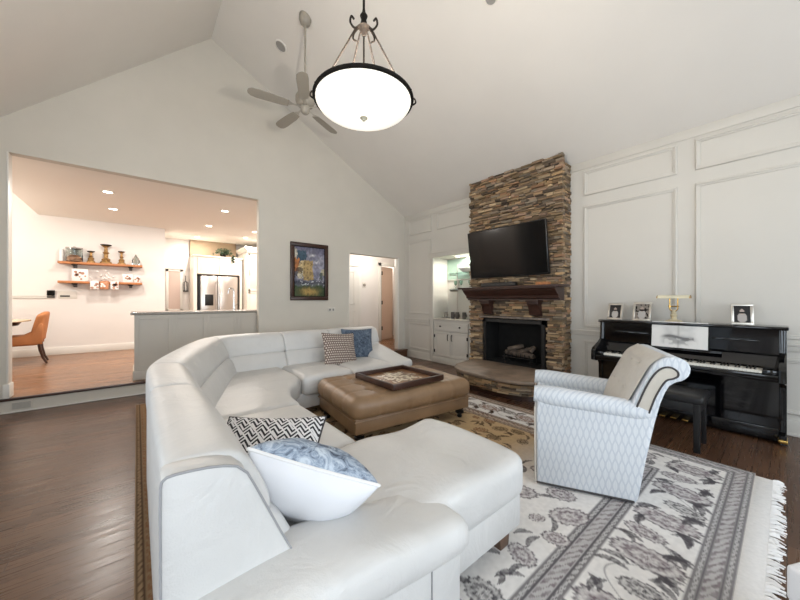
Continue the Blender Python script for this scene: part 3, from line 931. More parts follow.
bl = [(4.95, 4.16, 1.81, 'bowl', 'white china bowl on the upper glass shelf of the bar')]
b = MB(); b.lathe([(0, 0), (.05, 0), (.055, .008), (.1, .045), (.135, .085), (.13, .088), (.09, .05), (0, .015)], (0, 0, 0), 24)
single('china_bowl', b, M['paper'], 'white china bowl on the upper glass shelf of the bar', 'bowl', (WX + 0.25, 4.02, 1.811))
gl = [(WX + .26, 4.28, 'stemmed glass at the left end of the lower glass bar shelf'), (WX + .24, 4.12, 'stemmed glass in the middle of the lower glass bar shelf'), (WX + .27, 3.92, 'stemmed glass at the right end of the lower glass bar shelf')]
for (x, y, lab) in gl:
    t = thing('wine_glass', lab, 'glass', (x, y, 1.491), group='stemmed glasses on the lower bar shelf')
    b = MB(); b.lathe([(0, 0), (.033, 0), (.03, .004), (.004, .008), (.004, .075)], (x, y, 1.491), 14); pt('stem', b, M['glassgreen'], t)
    b = MB(); b.lathe([(.004, .075), (.028, .095), (.036, .13), (.031, .17), (.029, .17), (.033, .13), (.025, .098), (0, .08)], (x, y, 1.491), 14); pt('glass_bowl', b, M['glassgreen'], t)
mg = [(WX + .10, 4.40, 'pale', 'pale ceramic mug at the left of the row on the bar countertop'), (WX + .13, 4.24, 'dark', 'dark mug second from left on the bar countertop'),
      (WX + .10, 4.10, 'dark', 'middle one of the three dark mugs on the bar countertop'), (WX + .14, 3.96, 'dark', 'dark mug at the right end of the bar countertop by the stone')]
for (x, y, c, lab) in mg:
    mm = M['granite'] if c == 'pale' else M['navy']
    t = thing('mug', lab, 'mug', (x, y, 0.9), group='mugs on the bar countertop')
    b = MB(); b.lathe([(0, 0), (.034, 0), (.038, .01), (.040, .13), (.036, .13), (.034, .012), (0, .012)], (x, y, 0.9), 18); pt('mug_body', b, mm, t)
    b = MB(); b.tube([(x - .01, y - .036, .93), (x - .015, y - .068, .94), (x - .015, y - .07, .985), (x - .01, y - .037, 1.005)], 0.007, 8); pt('handle', b, mm, t)
l = bpy.data.lights.new('bar_lamp', 'AREA'); l.shape = 'DISK'; l.size = 0.1; l.energy = 13; l.color = (1, .95, .86)
o = bpy.data.objects.new('bar_lamp', l); COL.objects.link(o); o.location = (WX + 0.2, 4.17, NZ - 0.015)
t = thing('niche_downlight', 'small round downlight in the top of the bar niche', 'light', (WX + 0.2, 4.17, NZ))
b = MB(); b.lathe([(.05, 0), (.055, -.006), (.075, -.004), (.078, 0)], (WX + .2, 4.17, NZ), 20); pt('trim_ring', b, M['white'], t)
b = MB(); b.lathe([(0, -.002), (.05, -.002)], (WX + .2, 4.17, NZ), 20); pt('diffuser', b, M['can'], t)
# ------------------------------------------------------------------ rug
M['rug'] = attr_mat('woven_rug', 0.95, bump=0.25, bscale=500, spec=0.1)
RX0, RX1, RY0, RY1 = -0.01, 3.46, 0.145, 4.97
KEND = 0.065
rgrs = np.random.RandomState(5)
IVORY, GREY, DGREY, PLUM = L3((222, 218, 214)), L3((150, 146, 146)), L3((78, 74, 78)), L3((112, 98, 104))
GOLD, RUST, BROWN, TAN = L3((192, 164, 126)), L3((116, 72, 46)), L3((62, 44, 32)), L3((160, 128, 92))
flowers, leaves, vines = [], [], []
def add_band(horizontal, c0, c1, mid, half, step):
    """flowers, leaves and a vine along a border band"""
    s = c0; k = 0
    while s < c1:
        big = k % 2 == 0
        a = half * (0.90 if big else 0.58); bb = a * (0.62 if big else 0.60)
        off = (0.0 if big else (half * 0.30 if k % 4 == 1 else -half * 0.30))
        th = rgrs.uniform(-0.25, 0.25) + PI / 2
        p = (s, mid + off) if horizontal else (mid + off, s)
        flowers.append((*p, a * 1.1, bb, th, 0))
        for q in range(6):
            ds = rgrs.uniform(0.35, 0.6) * step * (1 if q % 2 else -1); dm = (half * 0.62) * (1 if q < 2 else -1)
            lp = (s + ds, mid + dm) if horizontal else (mid + dm, s + ds)
            leaves.append((*lp, half * rgrs.uniform(.30, .46), half * .12, rgrs.uniform(0, PI)))
        s += step * rgrs.uniform(0.92, 1.08); k += 1
add_band(True, 0.15, 3.3, 0.44, 0.165, 0.215)
add_band(False, 0.8, 4.7, 3.17, 0.155, 0.23)
add_band(False, 0.8, 4.7, 0.28, 0.155, 0.27)
flowers.append((1.468, 0.833, 0.085, 0.061, 1.2, 1))
flowers.append((1.145, 0.824, 0.1, 0.072, 1.6, 1))
flowers.append((1.704, 0.774, 0.075, 0.054, 2.0, 1))
flowers.append((1.782, 0.918, 0.05, 0.036, 2.4, 1))
for i in range(420):
    x, y = rgrs.uniform(0.62, 2.86), rgrs.uniform(0.80, 4.3)
    if any((x - f[0]) ** 2 + (y - f[1]) ** 2 < (0.18 if y < 1.25 else 0.125) ** 2 for f in flowers): continue
    a = rgrs.uniform(0.08, 0.135) * (1.0 if y < 1.25 else 0.62)
    flowers.append((x, y, a, a * rgrs.uniform(.6, .8), rgrs.uniform(0, PI), 1))
for i in range(700):
    x, y = rgrs.uniform(0.62, 2.86), rgrs.uniform(0.78, 4.3)
    if any((x - f[0]) ** 2 + (y - f[1]) ** 2 < (f[2] * .8 + .02) ** 2 for f in flowers): continue
    leaves.append((x, y, rgrs.uniform(.04, .07), rgrs.uniform(.014, .02), rgrs.uniform(0, PI)))
def rug_color(X, Y):
    d = np.minimum(np.minimum(X - RX0, RX1 - X), np.minimum(Y - RY0, RY1 - Y))
    lamplight_tint = np.clip(sstep(1.05, 1.75, Y + 0.25 * (X - 2.2)) + sstep(0.5, 0.1, X) * sstep(0.6, 1.4, Y), 0, 1)  # golden lamplight painted into the rug colour, far part and left border
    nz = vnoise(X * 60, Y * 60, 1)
    light = mixc(np.broadcast_to(IVORY, X.shape + (3,)), GOLD, lamplight_tint * sstep(0.56, 0.62, d))
    light = mixc(light, L3((176, 140, 92)), 0.9 * sstep(0.4, 0.15, X) * lamplight_tint)
    mid = mixc(np.broadcast_to(GREY, X.shape + (3,)), TAN * 0.8, lamplight_tint)
    dark = mixc(np.broadcast_to(DGREY, X.shape + (3,)), BROWN, lamplight_tint)
    mid = mixc(mid, BROWN * 1.6, sstep(.40, .15, X) * lamplight_tint)
    acc = mixc(np.broadcast_to(PLUM, X.shape + (3,)), RUST, lamplight_tint)
    along = np.where((Y - RY0 < d + 1e-6) | (RY1 - Y < d + 1e-6), X, Y)
    col = light.copy()
    # guard borders: meander of little leaves with dark edge lines
    def border(d0, d1, col):
        inb = sstep(d0 - .002, d0 + .002, d) * (1 - sstep(d1 - .002, d1 + .002, d))
        col = mixc(col, 0, inb * 0) if False else col * (1 - inb[..., None]) + mid * inb[..., None]
        w = d1 - d0
        for (a, c, per) in [(0.06, 0.24, 0.045), (0.28, 0.72, 0.062), (0.76, 0.94, 0.045)]:
            lo, hi = d0 + w * a, d0 + w * c
            t = (d - lo) / (hi - lo)
            row = (t > 0) & (t < 1)
            ph = (along / per + 0.35 * np.sin(along / per * 6.28)) % 1
            diag = np.abs(((along + (t - .5) * per * (0.8 + 1.6 * vnoise(along * 9, d * 30, 12)) + .03 * vnoise(along * 25, d * 60, 13)) / per) % 1 - 0.5)
            leaf = (diag < 0.20 + 0.10 * np.sin(t * 9)) & (t > .1) & (t < .9)
            pal = light if per > .06 else light * 0.9
            body = row.astype(float) * (0.45 if per < .06 else 0.35)
            col = col * (1 - body[..., None]) + pal * body[..., None]
            m = (row & leaf).astype(float) * (0.30 + 0.6 * nz)
            c2 = dark if per < .06 else acc * .85
            col = col * (1 - m[..., None]) + c2 * m[..., None]
            ed = (np.exp(-((d - lo) / .0035) ** 2) + np.exp(-((d - hi) / .0035) ** 2)).clip(0, 1) * 0.8
            col = col * (1 - ed[..., None]) + dark * ed[..., None]
        return col
    col = border(0.0, 0.135, col)
    col = border(0.455, 0.60, col)
    def stamp(col, x, y, a, fn):
        r = a * 1.5
        jx = (X[0] > x - r) & (X[0] < x + r); jy = (Y[:, 0] > y - r) & (Y[:, 0] < y + r)
        if not jx.any() or not jy.any(): return
        ix = np.where(jx)[0]; iy = np.where(jy)[0]
        s = (slice(iy[0], iy[-1] + 1), slice(ix[0], ix[-1] + 1))
        fn(col, s)
    for (x, y, a, bb, th, kind) in flowers:
        def fn(col, s):
            u = ((X[s] - x) * math.cos(th) + (Y[s] - y) * math.sin(th)) / a
            v = (-(X[s] - x) * math.sin(th) + (Y[s] - y) * math.cos(th)) / bb
            r = np.sqrt(u * u + v * v); ang = np.arctan2(v, u)
            edge = 0.93 + 0.05 * np.cos(ang * 11 + x * 30) + 0.05 * np.cos(ang * 23)
            ins = 1 - sstep(edge - .05, edge + .03, r)
            fe = 0.5 + 0.5 * np.sin(ang * 22 + r * 14 + 2 * np.sin(r * 20))
            fe2 = vnoise(X[s] * 120, Y[s] * 120, 3)
            band_ = 0.5 + 0.5 * np.cos(r * 13 + .8 * np.cos(ang * 9))
            tone = np.clip(0.20 + 0.55 * band_ + 0.42 * fe * fe2 + .30 * (fe2 - .5), 0, 1)
            inner = acc[s] if int(x * 100) % 3 else dark[s]
            body = light[s] * (1 - tone[..., None]) + inner * tone[..., None]
            col[s] = col[s] * (1 - ins[..., None]) + body * ins[..., None]
            ring = np.exp(-((r - edge + .03) / .05) ** 2) * 0.85 * (.5 + .8 * fe2)
            ring = np.clip(ring, 0, 1)
            col[s] = col[s] * (1 - ring[..., None]) + dark[s] * ring[..., None]
        stamp(col, x, y, a, fn)
    for (x, y, a, bb, th) in leaves:
        def fn(col, s):
            u = ((X[s] - x) * math.cos(th) + (Y[s] - y) * math.sin(th)) / a
            v0 = (-(X[s] - x) * math.sin(th) + (Y[s] - y) * math.cos(th))
            v = (v0 - 0.35 * a * (u * u - .4)) / bb
            ins = (1 - sstep(.8, 1.0, np.abs(v) / np.maximum(1 - u * u, 1e-3) ** .7)) * (np.abs(u) < 1)
            tone = 0.5 + 0.5 * vnoise(X[s] * 110, Y[s] * 110, 4)
            m = ins * tone
            col[s] = col[s] * (1 - m[..., None]) + dark[s] * m[..., None]
        stamp(col, x, y, a * 1.3, fn)
    # vines
    for (hor, mid_, lo, hi) in [(True, 0.44, 0.2, 3.3), (False, 3.17, .5, 4.8), (False, 0.28, .5, 4.8)]:
        A_, B_ = (X, Y) if hor else (Y, X)
        dist = np.abs(B_ - mid_ - 0.105 * np.sin(A_ / 0.27 * 2 * PI / 2 + 0.6))
        m = np.exp(-(dist / .0045) ** 2) * 0.6 * ((d > .135) & (d < .455))
        col = col * (1 - m[..., None]) + dark * m[..., None]
    return np.clip(col * (0.92 + 0.14 * nz[..., None]), 0, 1)
rug = thing('area_rug', 'large ivory, grey and gold floral area rug with fringed end under the seating', 'rug', (1.7, 2.5, 0.0))
ux = np.arange(RX0, RX1 + 1e-6, 0.0085); uy = np.concatenate([np.arange(RY0, 1.3, 0.005), np.arange(1.3, RY1 + 1e-6, 0.011)])
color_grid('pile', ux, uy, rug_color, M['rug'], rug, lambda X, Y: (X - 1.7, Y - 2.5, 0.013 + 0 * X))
b = MB(); b.box(RX0, RX1, RY0, RY1, 0.001, 0.0128)
pt('backing', b, plain('rug_edge', (176, 164, 146), 0.95), rug, smooth=False)
b = MB(); b.box(RX0 + 0.03, RX1 - 0.03, RY0 - 0.085, RY0 + 0.002, 0.001, 0.010, bev=0.003); pass
pt('kilim_end', b, plain('kilim_cotton', (222, 219, 216), 0.95, var=0.05, scale=60, bump=0.2, bscale=400), rug)
b = MB(); rs = random.Random(3)
x = RX0 + 0.03
while x < RX1 - 0.02:
    dx = rs.uniform(-0.03, 0.03); L_ = rs.uniform(0.035, 0.062); y0 = RY0 - 0.083
    w = rs.uniform(0.004, 0.0075)
    P = [(x, y0, .008), (x + dx * .4, y0 - L_ * .5, .011), (x + dx, y0 - L_, .005)]
    b.tube(P, [w * .7, w, w * .6], 4)
    x += rs.uniform(0.008, 0.014)
fr = pt('fringe', b, M['fringe'], rug); fr['kind'] = 'stuff'

# ------------------------------------------------------------------ sectional sofa
def catmull(P, n=12):
    P = [Vector((*p, 0)) for p in P]
    out = []
    Q = [P[0] * 2 - P[1]] + P + [P[-1] * 2 - P[-2]]
    for i in range(1, len(Q) - 2):
        for k in range(n):
            t = k / n
            a, b_, c, d = Q[i - 1], Q[i], Q[i + 1], Q[i + 2]
            out.append(0.5 * ((2 * b_) + (c - a) * t + (2 * a - 5 * b_ + 4 * c - d) * t * t + (3 * b_ - a - 3 * c + d) * t ** 3))
    out.append(P[-1])
    return out
PATH = catmull([(.045, .99), (.045, 1.6), (.045, 2.2), (.05, 2.6), (.10, 2.86), (.20, 3.18), (.34, 3.60), (.48, 3.98), (.60, 4.20), (.78, 4.30), (1.05, 4.335), (1.5, 4.34), (2.1, 4.34), (2.93, 4.34)])
CUM = [0]
for p, q in zip(PATH[:-1], PATH[1:]): CUM.append(CUM[-1] + (q - p).length)
def s_at(x, y):
    return CUM[min(range(len(PATH)), key=lambda i: (PATH[i] - Vector((x, y, 0))).length)]
def at_s(s):
    i = max(k for k in range(len(PATH) - 1) if CUM[k] <= max(s, 0))
    t = (s - CUM[i]) / max(CUM[i + 1] - CUM[i], 1e-9)
    p = PATH[i].lerp(PATH[i + 1], t)
    j0, j1 = max(i - 2, 0), min(i + 3, len(PATH) - 1)
    tn = (PATH[j1] - PATH[j0]).normalized()
    return p, Vector((tn.y, -tn.x, 0))
def smooth_profile(pts, it=2):
    for _ in range(it):
        q = []
        for i in range(len(pts)):
            a, c = pts[i], pts[(i + 1) % len(pts)]
            q.append((a[0] * .75 + c[0] * .25, a[1] * .75 + c[1] * .25)); q.append((a[0] * .25 + c[0] * .75, a[1] * .25 + c[1] * .75))
        pts = q
    return pts
def sweep(b, prof, s0, s1, r=0.03, sag=0.0):
    bm = b.bm
    cx = sum(p[0] for p in prof) / len(prof); cz = sum(p[1] for p in prof) / len(prof)
    L_ = s1 - s0
    st = [0, r * .08, r * .3, r * .6, r] + [r + (L_ - 2 * r) * k / 12 for k in range(1, 12)] + [L_ - r, L_ - r * .6, L_ - r * .3, L_ - r * .08, L_]
    rings = []
    for s in st:
        e = min(s, L_ - s)
        sh = r - math.sqrt(max(r * r - (r - e) ** 2, 0)) if e < r else 0
        p, nrm = at_s(s0 + s)
        ring = []
        pf = math.sin(PI * s / L_) * sag
        for (d, z) in prof:
            vx, vz = d - cx, z - cz; ln = math.hypot(vx, vz)
            f = max(0.2, (ln - sh + pf) / ln)
            dd, zz = cx + vx * f, cz + vz * f
            ring.append(bm.verts.new((p.x + nrm.x * dd, p.y + nrm.y * dd, zz)))
        rings.append(ring)
    fs = []
    n = len(prof)
    for A, B in zip(rings[:-1], rings[1:]):
        for k in range(n): fs.append(bm.faces.new([A[k], A[(k + 1) % n], B[(k + 1) % n], B[k]]))
    fs.append(bm.faces.new(rings[0][::-1])); fs.append(bm.faces.new(rings[-1]))
    bmesh.ops.recalc_face_normals(bm, faces=fs)
sofa = thing('sectional_sofa', 'large pale grey leather U-shaped sectional sofa with chaise and curved corner', 'sofa', (1.0, 2.6, 0.0))
LE = M['leather']
SHELL = smooth_profile([(0.0, .10), (0.0, .45), (0.0, .76), (.02, .80), (.14, .80), (.18, .60), (.22, .10)], 1)
HEAD = smooth_profile([(.0, .60), (.0, .79), (.004, .835), (.03, .848), (.11, .846), (.18, .834), (.225, .785), (.285, .65), (.27, .60), (.12, .60)], 2)
LUMB = smooth_profile([(.12, .38), (.12, .62), (.265, .625), (.31, .59), (.36, .49), (.375, .42), (.34, .38)], 2)
SN = s_at(.045, .99)
marks = [SN + 0.03, s_at(.045, 1.95), s_at(.06, 2.70), s_at(.58, 4.17), s_at(1.47, 4.34), s_at(2.09, 4.34), CUM[-1]]
for a, c in zip(marks[:-1], marks[1:]):
    b = MB(); sweep(b, SHELL, a, c, 0.012); pt('back_frame', b, LE, sofa, angle=60)
    b = MB(); sweep(b, HEAD, a, c, 0.022, 0.006); pt('headrest', b, LE, sofa, angle=60)
    b = MB(); sweep(b, LUMB, a, c, 0.03, 0.006); pt('lumbar_cushion', b, LE, sofa, angle=60)
# end panel of the near back with its piping
EP = smooth_profile([(0.043, .10), (0.043, .60), (0.042, .815), (.046, .843), (.08, .846), (.16, .838), (.225, .815), (.265, .73), (.335, .57), (.40, .44), (.41, .10)], 1)
b = MB(); b.prism([(p[0] + .0, p[1]) for p in EP], 'y', .945, 1.03, bev=0.006); ep = pt('end_panel', b, LE, sofa, angle=35)
b = MB(); b.tube([(p[0], .946, p[1]) for p in EP if p[1] > .3][::1], 0.0035, 6); o = pt('piping', b, M['seam'], ep); o['label'] = 'grey piping around the end panel'
# near arm (slopes down to the front)
def arm_fn(x, y, z):
    return (x, y, z - 0.075 * sstep_s(.25, 1.05, x) + 0.02 * math.sin(x * 9 + y * 4) * (0.25 if z > .44 else 0))
def sstep_s(a, c, x):
    t = max(0, min(1, (x - a) / (c - a))); return t * t * (3 - 2 * t)
b = MB(); b.cushion(.06, 1.0, .76, 1.09, .375, .515, r=0.06, puff=(0, 0, .012), n=22, fn=arm_fn); pt('arm_pad', b, LE, sofa)
b = MB(); b.box(.06, .965, .795, 1.07, .09, .43, bev=0.02, seg=3); pt('arm_panel', b, LE, sofa)
b = MB(); b.tube([(.80, .793, .40), (.80, .793, .10)], 0.003, 6); pt('piping', b, M['seam'], sofa)
# far arm
def arm2(x, y, z):
    return (x, y, z - 0.135 * (1 - sstep_s(3.3, 4.15, y)) + 0.04 * sstep_s(2.62, 2.98, x) - 0.0)
b = MB(); b.cushion(2.56, 2.95, 3.27, 4.28, .435, .555, r=0.06, puff=(0, 0, .02), n=20, fn=arm2); pt('arm_pad', b, LE, sofa)
b = MB(); b.box(2.62, 2.92, 3.31, 4.28, .09, .33, bev=0.02, seg=3); pt('arm_panel', b, LE, sofa)
# seats
def seat(x0, x1, y0, y1, name='seat_cushion', z0=.235, z1=.445, puff=.018):
    b = MB(); b.cushion(x0, x1, y0, y1, z0, z1, r=0.055, puff=(0, 0, puff), n=20); return pt(name, b, LE, sofa)
def chaise_fn(x, y, z):
    k = sstep_s(1.32, 1.6, x)
    return (x - 0.05 * k * abs((y - 1.2) / .4) ** 3, y, z + (0.012 * math.sin(x * 11 + 2 * y) * (1 if z > .4 else 0)))
b = MB(); b.cushion(.30, 1.615, .87, 1.60, .235, .455, r=0.065, puff=(0, 0, .014), n=30, fn=chaise_fn); pt('chaise_cushion', b, LE, sofa)
seat(.30, 1.02, 1.605, 2.50)
CP = [(.28, 2.505), (1.02, 2.505), (1.04, 2.75), (1.12, 2.98), (1.22, 3.12), (1.33, 3.26), (1.36, 3.42), (1.36, 4.05), (.75, 4.05), (.42, 3.7), (.28, 3.2)]
b = MB(); b.prism(CP, 'z', .235, .452, bev=0.05, seg=5); pt('corner_cushion', b, LE, sofa, angle=60)
seat(1.37, 1.99, 3.27, 4.02); seat(1.995, 2.60, 3.27, 4.02)
# bases
b = MB(); b.box(.38, 1.55, .885, 1.585, .095, .26, bev=0.012); pt('chaise_base', b, LE, sofa)
b = MB(); b.box(.06, .96, 1.585, 2.5, .095, .26, bev=0.01); pt('base_panel', b, LE, sofa)
b = MB(); b.prism([(.10, 2.5), (.96, 2.5), (.98, 2.78), (1.14, 3.1), (1.30, 3.33), (1.30, 4.25), (.8, 4.2), (.4, 3.8), (.16, 3.2)], 'z', .095, .26, bev=.01); pt('base_panel', b, LE, sofa, angle=30)
b = MB(); b.box(1.30, 2.62, 3.32, 4.30, .095, .26, bev=0.01); pt('base_panel', b, LE, sofa)
for (x, y) in [(1.44, .95), (1.44, 1.5), (.14, .86), (.9, .86), (.12, 2.4), (.9, 2.4), (1.45, 3.4), (1.45, 4.2), (2.86, 3.4), (2.86, 4.2), (.45, 3.72)]:
    b = MB(); b.prism([(x - .035, .0128), (x + .035, .0128), (x + .045, .1), (x - .045, .1)], 'y', y - .04, y + .04, bev=.004); pt('foot', b, M['footwood'], sofa)

# ------------------------------------------------------------------ throw pillows
def pillow_half(w, h, t, sgn, n=18):
    b = MB(); bm = b.bm; V = {}
    for i in range(n + 1):
        for j in range(n + 1):
            u = math.sin((i / n - .5) * PI); v = math.sin((j / n - .5) * PI)
            px = 1 - .075 * (1 - v * v); py = 1 - .075 * (1 - u * u)
            z = t / 2 * (max(0, (1 - u * u) * (1 - v * v))) ** .42
            wr = 0.006 * math.sin(u * 7 + v * 3) * (1 - u * u) * (1 - v * v)
            V[i, j] = bm.verts.new((w / 2 * u * py ** 0 * px, h / 2 * v * py, sgn * (z + wr)))
    for i in range(n):
        for j in range(n):
            f = [V[i, j], V[i + 1, j], V[i + 1, j + 1], V[i, j + 1]]
            bm.faces.new(f if sgn > 0 else f[::-1])
    return b
def pillow(label, loc, rot, w, h, t, mf, mb, mp, tassel=False):
    T_ = thing('throw_pillow', label, 'pillow', loc, rot, group=None)
    pillow_half(w, h, t, 1).build('front_cover', mf, T_, local=True, angle=80)
    pillow_half(w, h, t, -1).build('back_cover', mb, T_, local=True, angle=80)
    P = []
    n = 14
    for side in range(4):
        for k in range(n):
            s = -1 + 2 * k / n
            u, v = [(s, -1), (1, s), (-s, 1), (-1, -s)][side]
            P.append((w / 2 * u * (1 - .075 * (1 - v * v)), h / 2 * v * (1 - .075 * (1 - u * u)), 0))
    b = MB(); b.tube(P, 0.006, 8, closed=True); b.build('piping', mp, T_, local=True)
    return T_
def frame_rot(nrm, xdir):
    z = Vector(nrm).normalized(); x = Vector(xdir); x = (x - z * x.dot(z)).normalized(); y = z.cross(x)
    return Matrix((x, y, z)).transposed().to_euler()
pillow('blue grey velvet throw pillow with white back and white piping on the chaise', (.505, 1.16, .578), frame_rot((.56, .42, .70), (.58, -.60, -.52)), .45, .43, .26, M['bluevelvet'], M['clothw'], M['piping_w'])
pillow('black and white zigzag throw pillow with dark piping behind the blue grey one', (.475, 1.575, .535), frame_rot((-.36, -.48, .8), (.79, -.61, 0)), .50, .40, .14, M['chevron'], M['chevron'], M['piping_d'])
pillow('brown and cream dotted throw pillow on the far seat of the sofa', (2.07, 3.76, .615), frame_rot((.05, -.90, .36), (1, .05, -.10)), .48, .45, .15, M['dots'], M['dots'], M['dots'])
pillow('slate blue throw pillow leaning by the far arm of the sofa', (2.45, 3.93, .635), frame_rot((-.16, -.95, .26), (1, -.15, -.04)), .47, .44, .14, M['bluefab'], M['bluefab'], M['bluefab'])

# ------------------------------------------------------------------ ottoman and tray
ot = thing('tufted_ottoman', 'large tan leather tufted ottoman on dark turned legs in the middle of the rug', 'ottoman', (2.12, 2.71, 0.013))
OX0, OX1, OY0, OY1 = 1.43, 2.82, 2.20, 3.15
BT = [(OX0 + (OX1 - OX0) * i / 5, OY0 + (OY1 - OY0) * j / 4) for i in range(1, 5) for j in range(1, 4)]
def tuft(x, y, z):
    if z > .34:
        k = 0
        for (bx_, by_) in BT: k += math.exp(-((x - bx_) ** 2 + (y - by_) ** 2) / .0013)
        gx = min(abs(x - (OX0 + (OX1 - OX0) * i / 5)) for i in range(1, 5)); gy = min(abs(y - (OY0 + (OY1 - OY0) * j / 4)) for j in range(1, 4))
        z -= .020 * min(1, k) + .008 * math.exp(-(gx / .014) ** 2) + .008 * math.exp(-(gy / .014) ** 2)
    elif z > .2:
        gx = min(abs(x - (OX0 + (OX1 - OX0) * i / 5)) for i in range(1, 5)); gy = min(abs(y - (OY0 + (OY1 - OY0) * j / 4)) for j in range(1, 4))
        if y < OY0 + .05 or y > OY1 - .05: y += (1 if y < 2.7 else -1) * .008 * math.exp(-(gx / .014) ** 2)
        if x < OX0 + .05 or x > OX1 - .05: x += (1 if x < 2.1 else -1) * .008 * math.exp(-(gy / .014) ** 2)
    return (x, y, z)
b = MB(); b.cushion(OX0, OX1, OY0, OY1, .235, .435, r=0.085, puff=(0.01, .01, .012), n=64, fn=tuft, m=5); pt('tufted_top', b, M['tan'], ot, angle=80)
for (bx_, by_) in BT:
    b = MB(); b.lathe([(0, .006), (.008, .005), (.013, 0), (.012, -.004)], (bx_, by_, .418), 10); pt('button', b, M['tan'], ot)
b = MB(); b.box(OX0 + .03, OX1 - .03, OY0 + .03, OY1 - .03, .125, .26, bev=.012); pt('base', b, M['tan'], ot)
b = MB(); b.tube([(OX0 + .02, OY0 + .02, .238), (OX1 - .02, OY0 + .02, .238), (OX1 - .02, OY1 - .02, .238), (OX0 + .02, OY1 - .02, .238)], .006, 6, closed=True); pt('welt', b, M['tan'], ot)
for (x, y) in [(OX0 + .10, OY0 + .10), (OX1 - .10, OY0 + .10), (OX0 + .10, OY1 - .10), (OX1 - .10, OY1 - .10)]:
    b = MB(); b.lathe([(0, .013), (.016, .013), (.026, .022), (.028, .034), (.018, .044), (.026, .052), (.046, .068), (.046, .084), (.03, .096), (.04, .104), (.044, .13), (0, .13)], (x, y, 0), 16); pt('leg', b, M['black'], ot)
ot.rotation_euler = (0, 0, R(-6))
ty = thing('serving_tray', 'square dark wooden serving tray with patterned centre on the tan ottoman', 'tray', (2.13, 2.62, .451))
X0, X1, Y0, Y1 = 1.77, 2.43, 2.24, 2.89
b = MB(); b.box(X0 + .01, X1 - .01, Y0 + .01, Y1 - .01, .451, .461); pt('tray_base', b, M['darkwood'], ty)
b = MB()
for (a, c, e, f) in [(X0, X1, Y0, Y0 + .028), (X0, X1, Y1 - .028, Y1), (X0, X0 + .028, Y0 + .028, Y1 - .028), (X1 - .028, X1, Y0 + .028, Y1 - .028)]:
    b.box(a, c, e, f, .451, .507, bev=.005)
pt('tray_rim', b, M['darkwood'], ty)
def tray_col(X, Y):
    u = X - 2.12; v = Y - 2.60
    r = np.sqrt(u * u + v * v); a = np.arctan2(v, u)
    base = np.broadcast_to(L3((128, 92, 62)), X.shape + (3,)) * (0.8 + .4 * vnoise(X * 6, Y * 50, 2))[..., None]
    m = ((np.cos(a * 8) * .05 + .20 - r) > 0).astype(float)
    tes = (vnoise(X * 42, Y * 42, 8) > .45).astype(float)
    pat = mixc(np.broadcast_to(L3((112, 84, 62)), X.shape + (3,)), L3((206, 194, 172)), tes)
    return mixc(base, pat, m)
o = color_grid('inlay_panel', np.linspace(X0 + .028, X1 - .028, 90), np.linspace(Y0 + .028, Y1 - .028, 90), tray_col, attr_mat('inlaid_wood', .35), ty, lambda X, Y: (X - 2.13, Y - 2.62, .0125 + 0 * X))

# ------------------------------------------------------------------ armchair
ac = thing('armchair', 'white patterned upholstered armchair with rolled back and dark welt by the piano', 'armchair', (2.521, .985, 0.0135), (0, 0, R(27)))
OG = M['ogee']
LC = dict(local=True)
HWD = .32
b = MB(); b.box(-HWD + .05, HWD - .05, -.24, .25, .012, .38, bev=.02); b.build('seat_base', OG, ac, **LC)
for s in (-1, 1):
    b = MB(); pr_ = [(.28, .004), (.285, .50), (.27, .60), (-.34, .565), (-.375, .565), (-.33, .25), (-.295, .03), (-.28, .004)]
    b.prism(pr_, 'x', min(s * (HWD - .10), s * HWD), max(s * (HWD - .10), s * HWD), bev=.016, seg=3); ap = b.build('arm_panel', OG, ac, angle=35, **LC)
    b = MB(); P = [(s * (HWD - .048), .297 - k * .066, .605 - .0045 * k) for k in range(11)]
    b.tube(P, [.054, .066] + [.068 - .0008 * k for k in range(8)] + [.05], 16); b.build('arm_roll', OG, ac, angle=50, **LC)
    b = MB(); b.tube([(s * (HWD + .004), .289, .02), (s * (HWD + .004), .292, .53)], .005, 6); b.build('welt', M['beigefab'], ap, **LC)
    b = MB(); b.tube([(s * (HWD + .003), .28, .016), (s * (HWD + .003), -.272, .016)], .006, 6); o = b.build('base_trim', M['welt'], ap, **LC)
b = MB(); b.box(-HWD + .02, HWD - .02, .22, .28, .004, .38, bev=.015); b.build('front_panel', OG, ac, **LC)
b = MB(); b.cushion(-HWD + .10, HWD - .10, -.22, .295, .36, .50, r=.045, puff=(0, 0, .02), n=14); b.build('seat_cushion', OG, ac, **LC)
BK = [(-.20, .40), (-.265, .64), (-.335, .79), (-.36, .85), (-.40, .90), (-.455, .920), (-.515, .91), (-.55, .87), (-.545, .815), (-.515, .78), (-.475, .765), (-.44, .735), (-.395, .60), (-.33, .25), (-.295, .03), (-.28, .004), (-.15, .004)]
b = MB(); b.prism(smooth_profile(BK, 1), 'x', -HWD + .004, HWD - .004, bev=.015, seg=3); bk = b.build('back', OG, ac, angle=35, **LC)
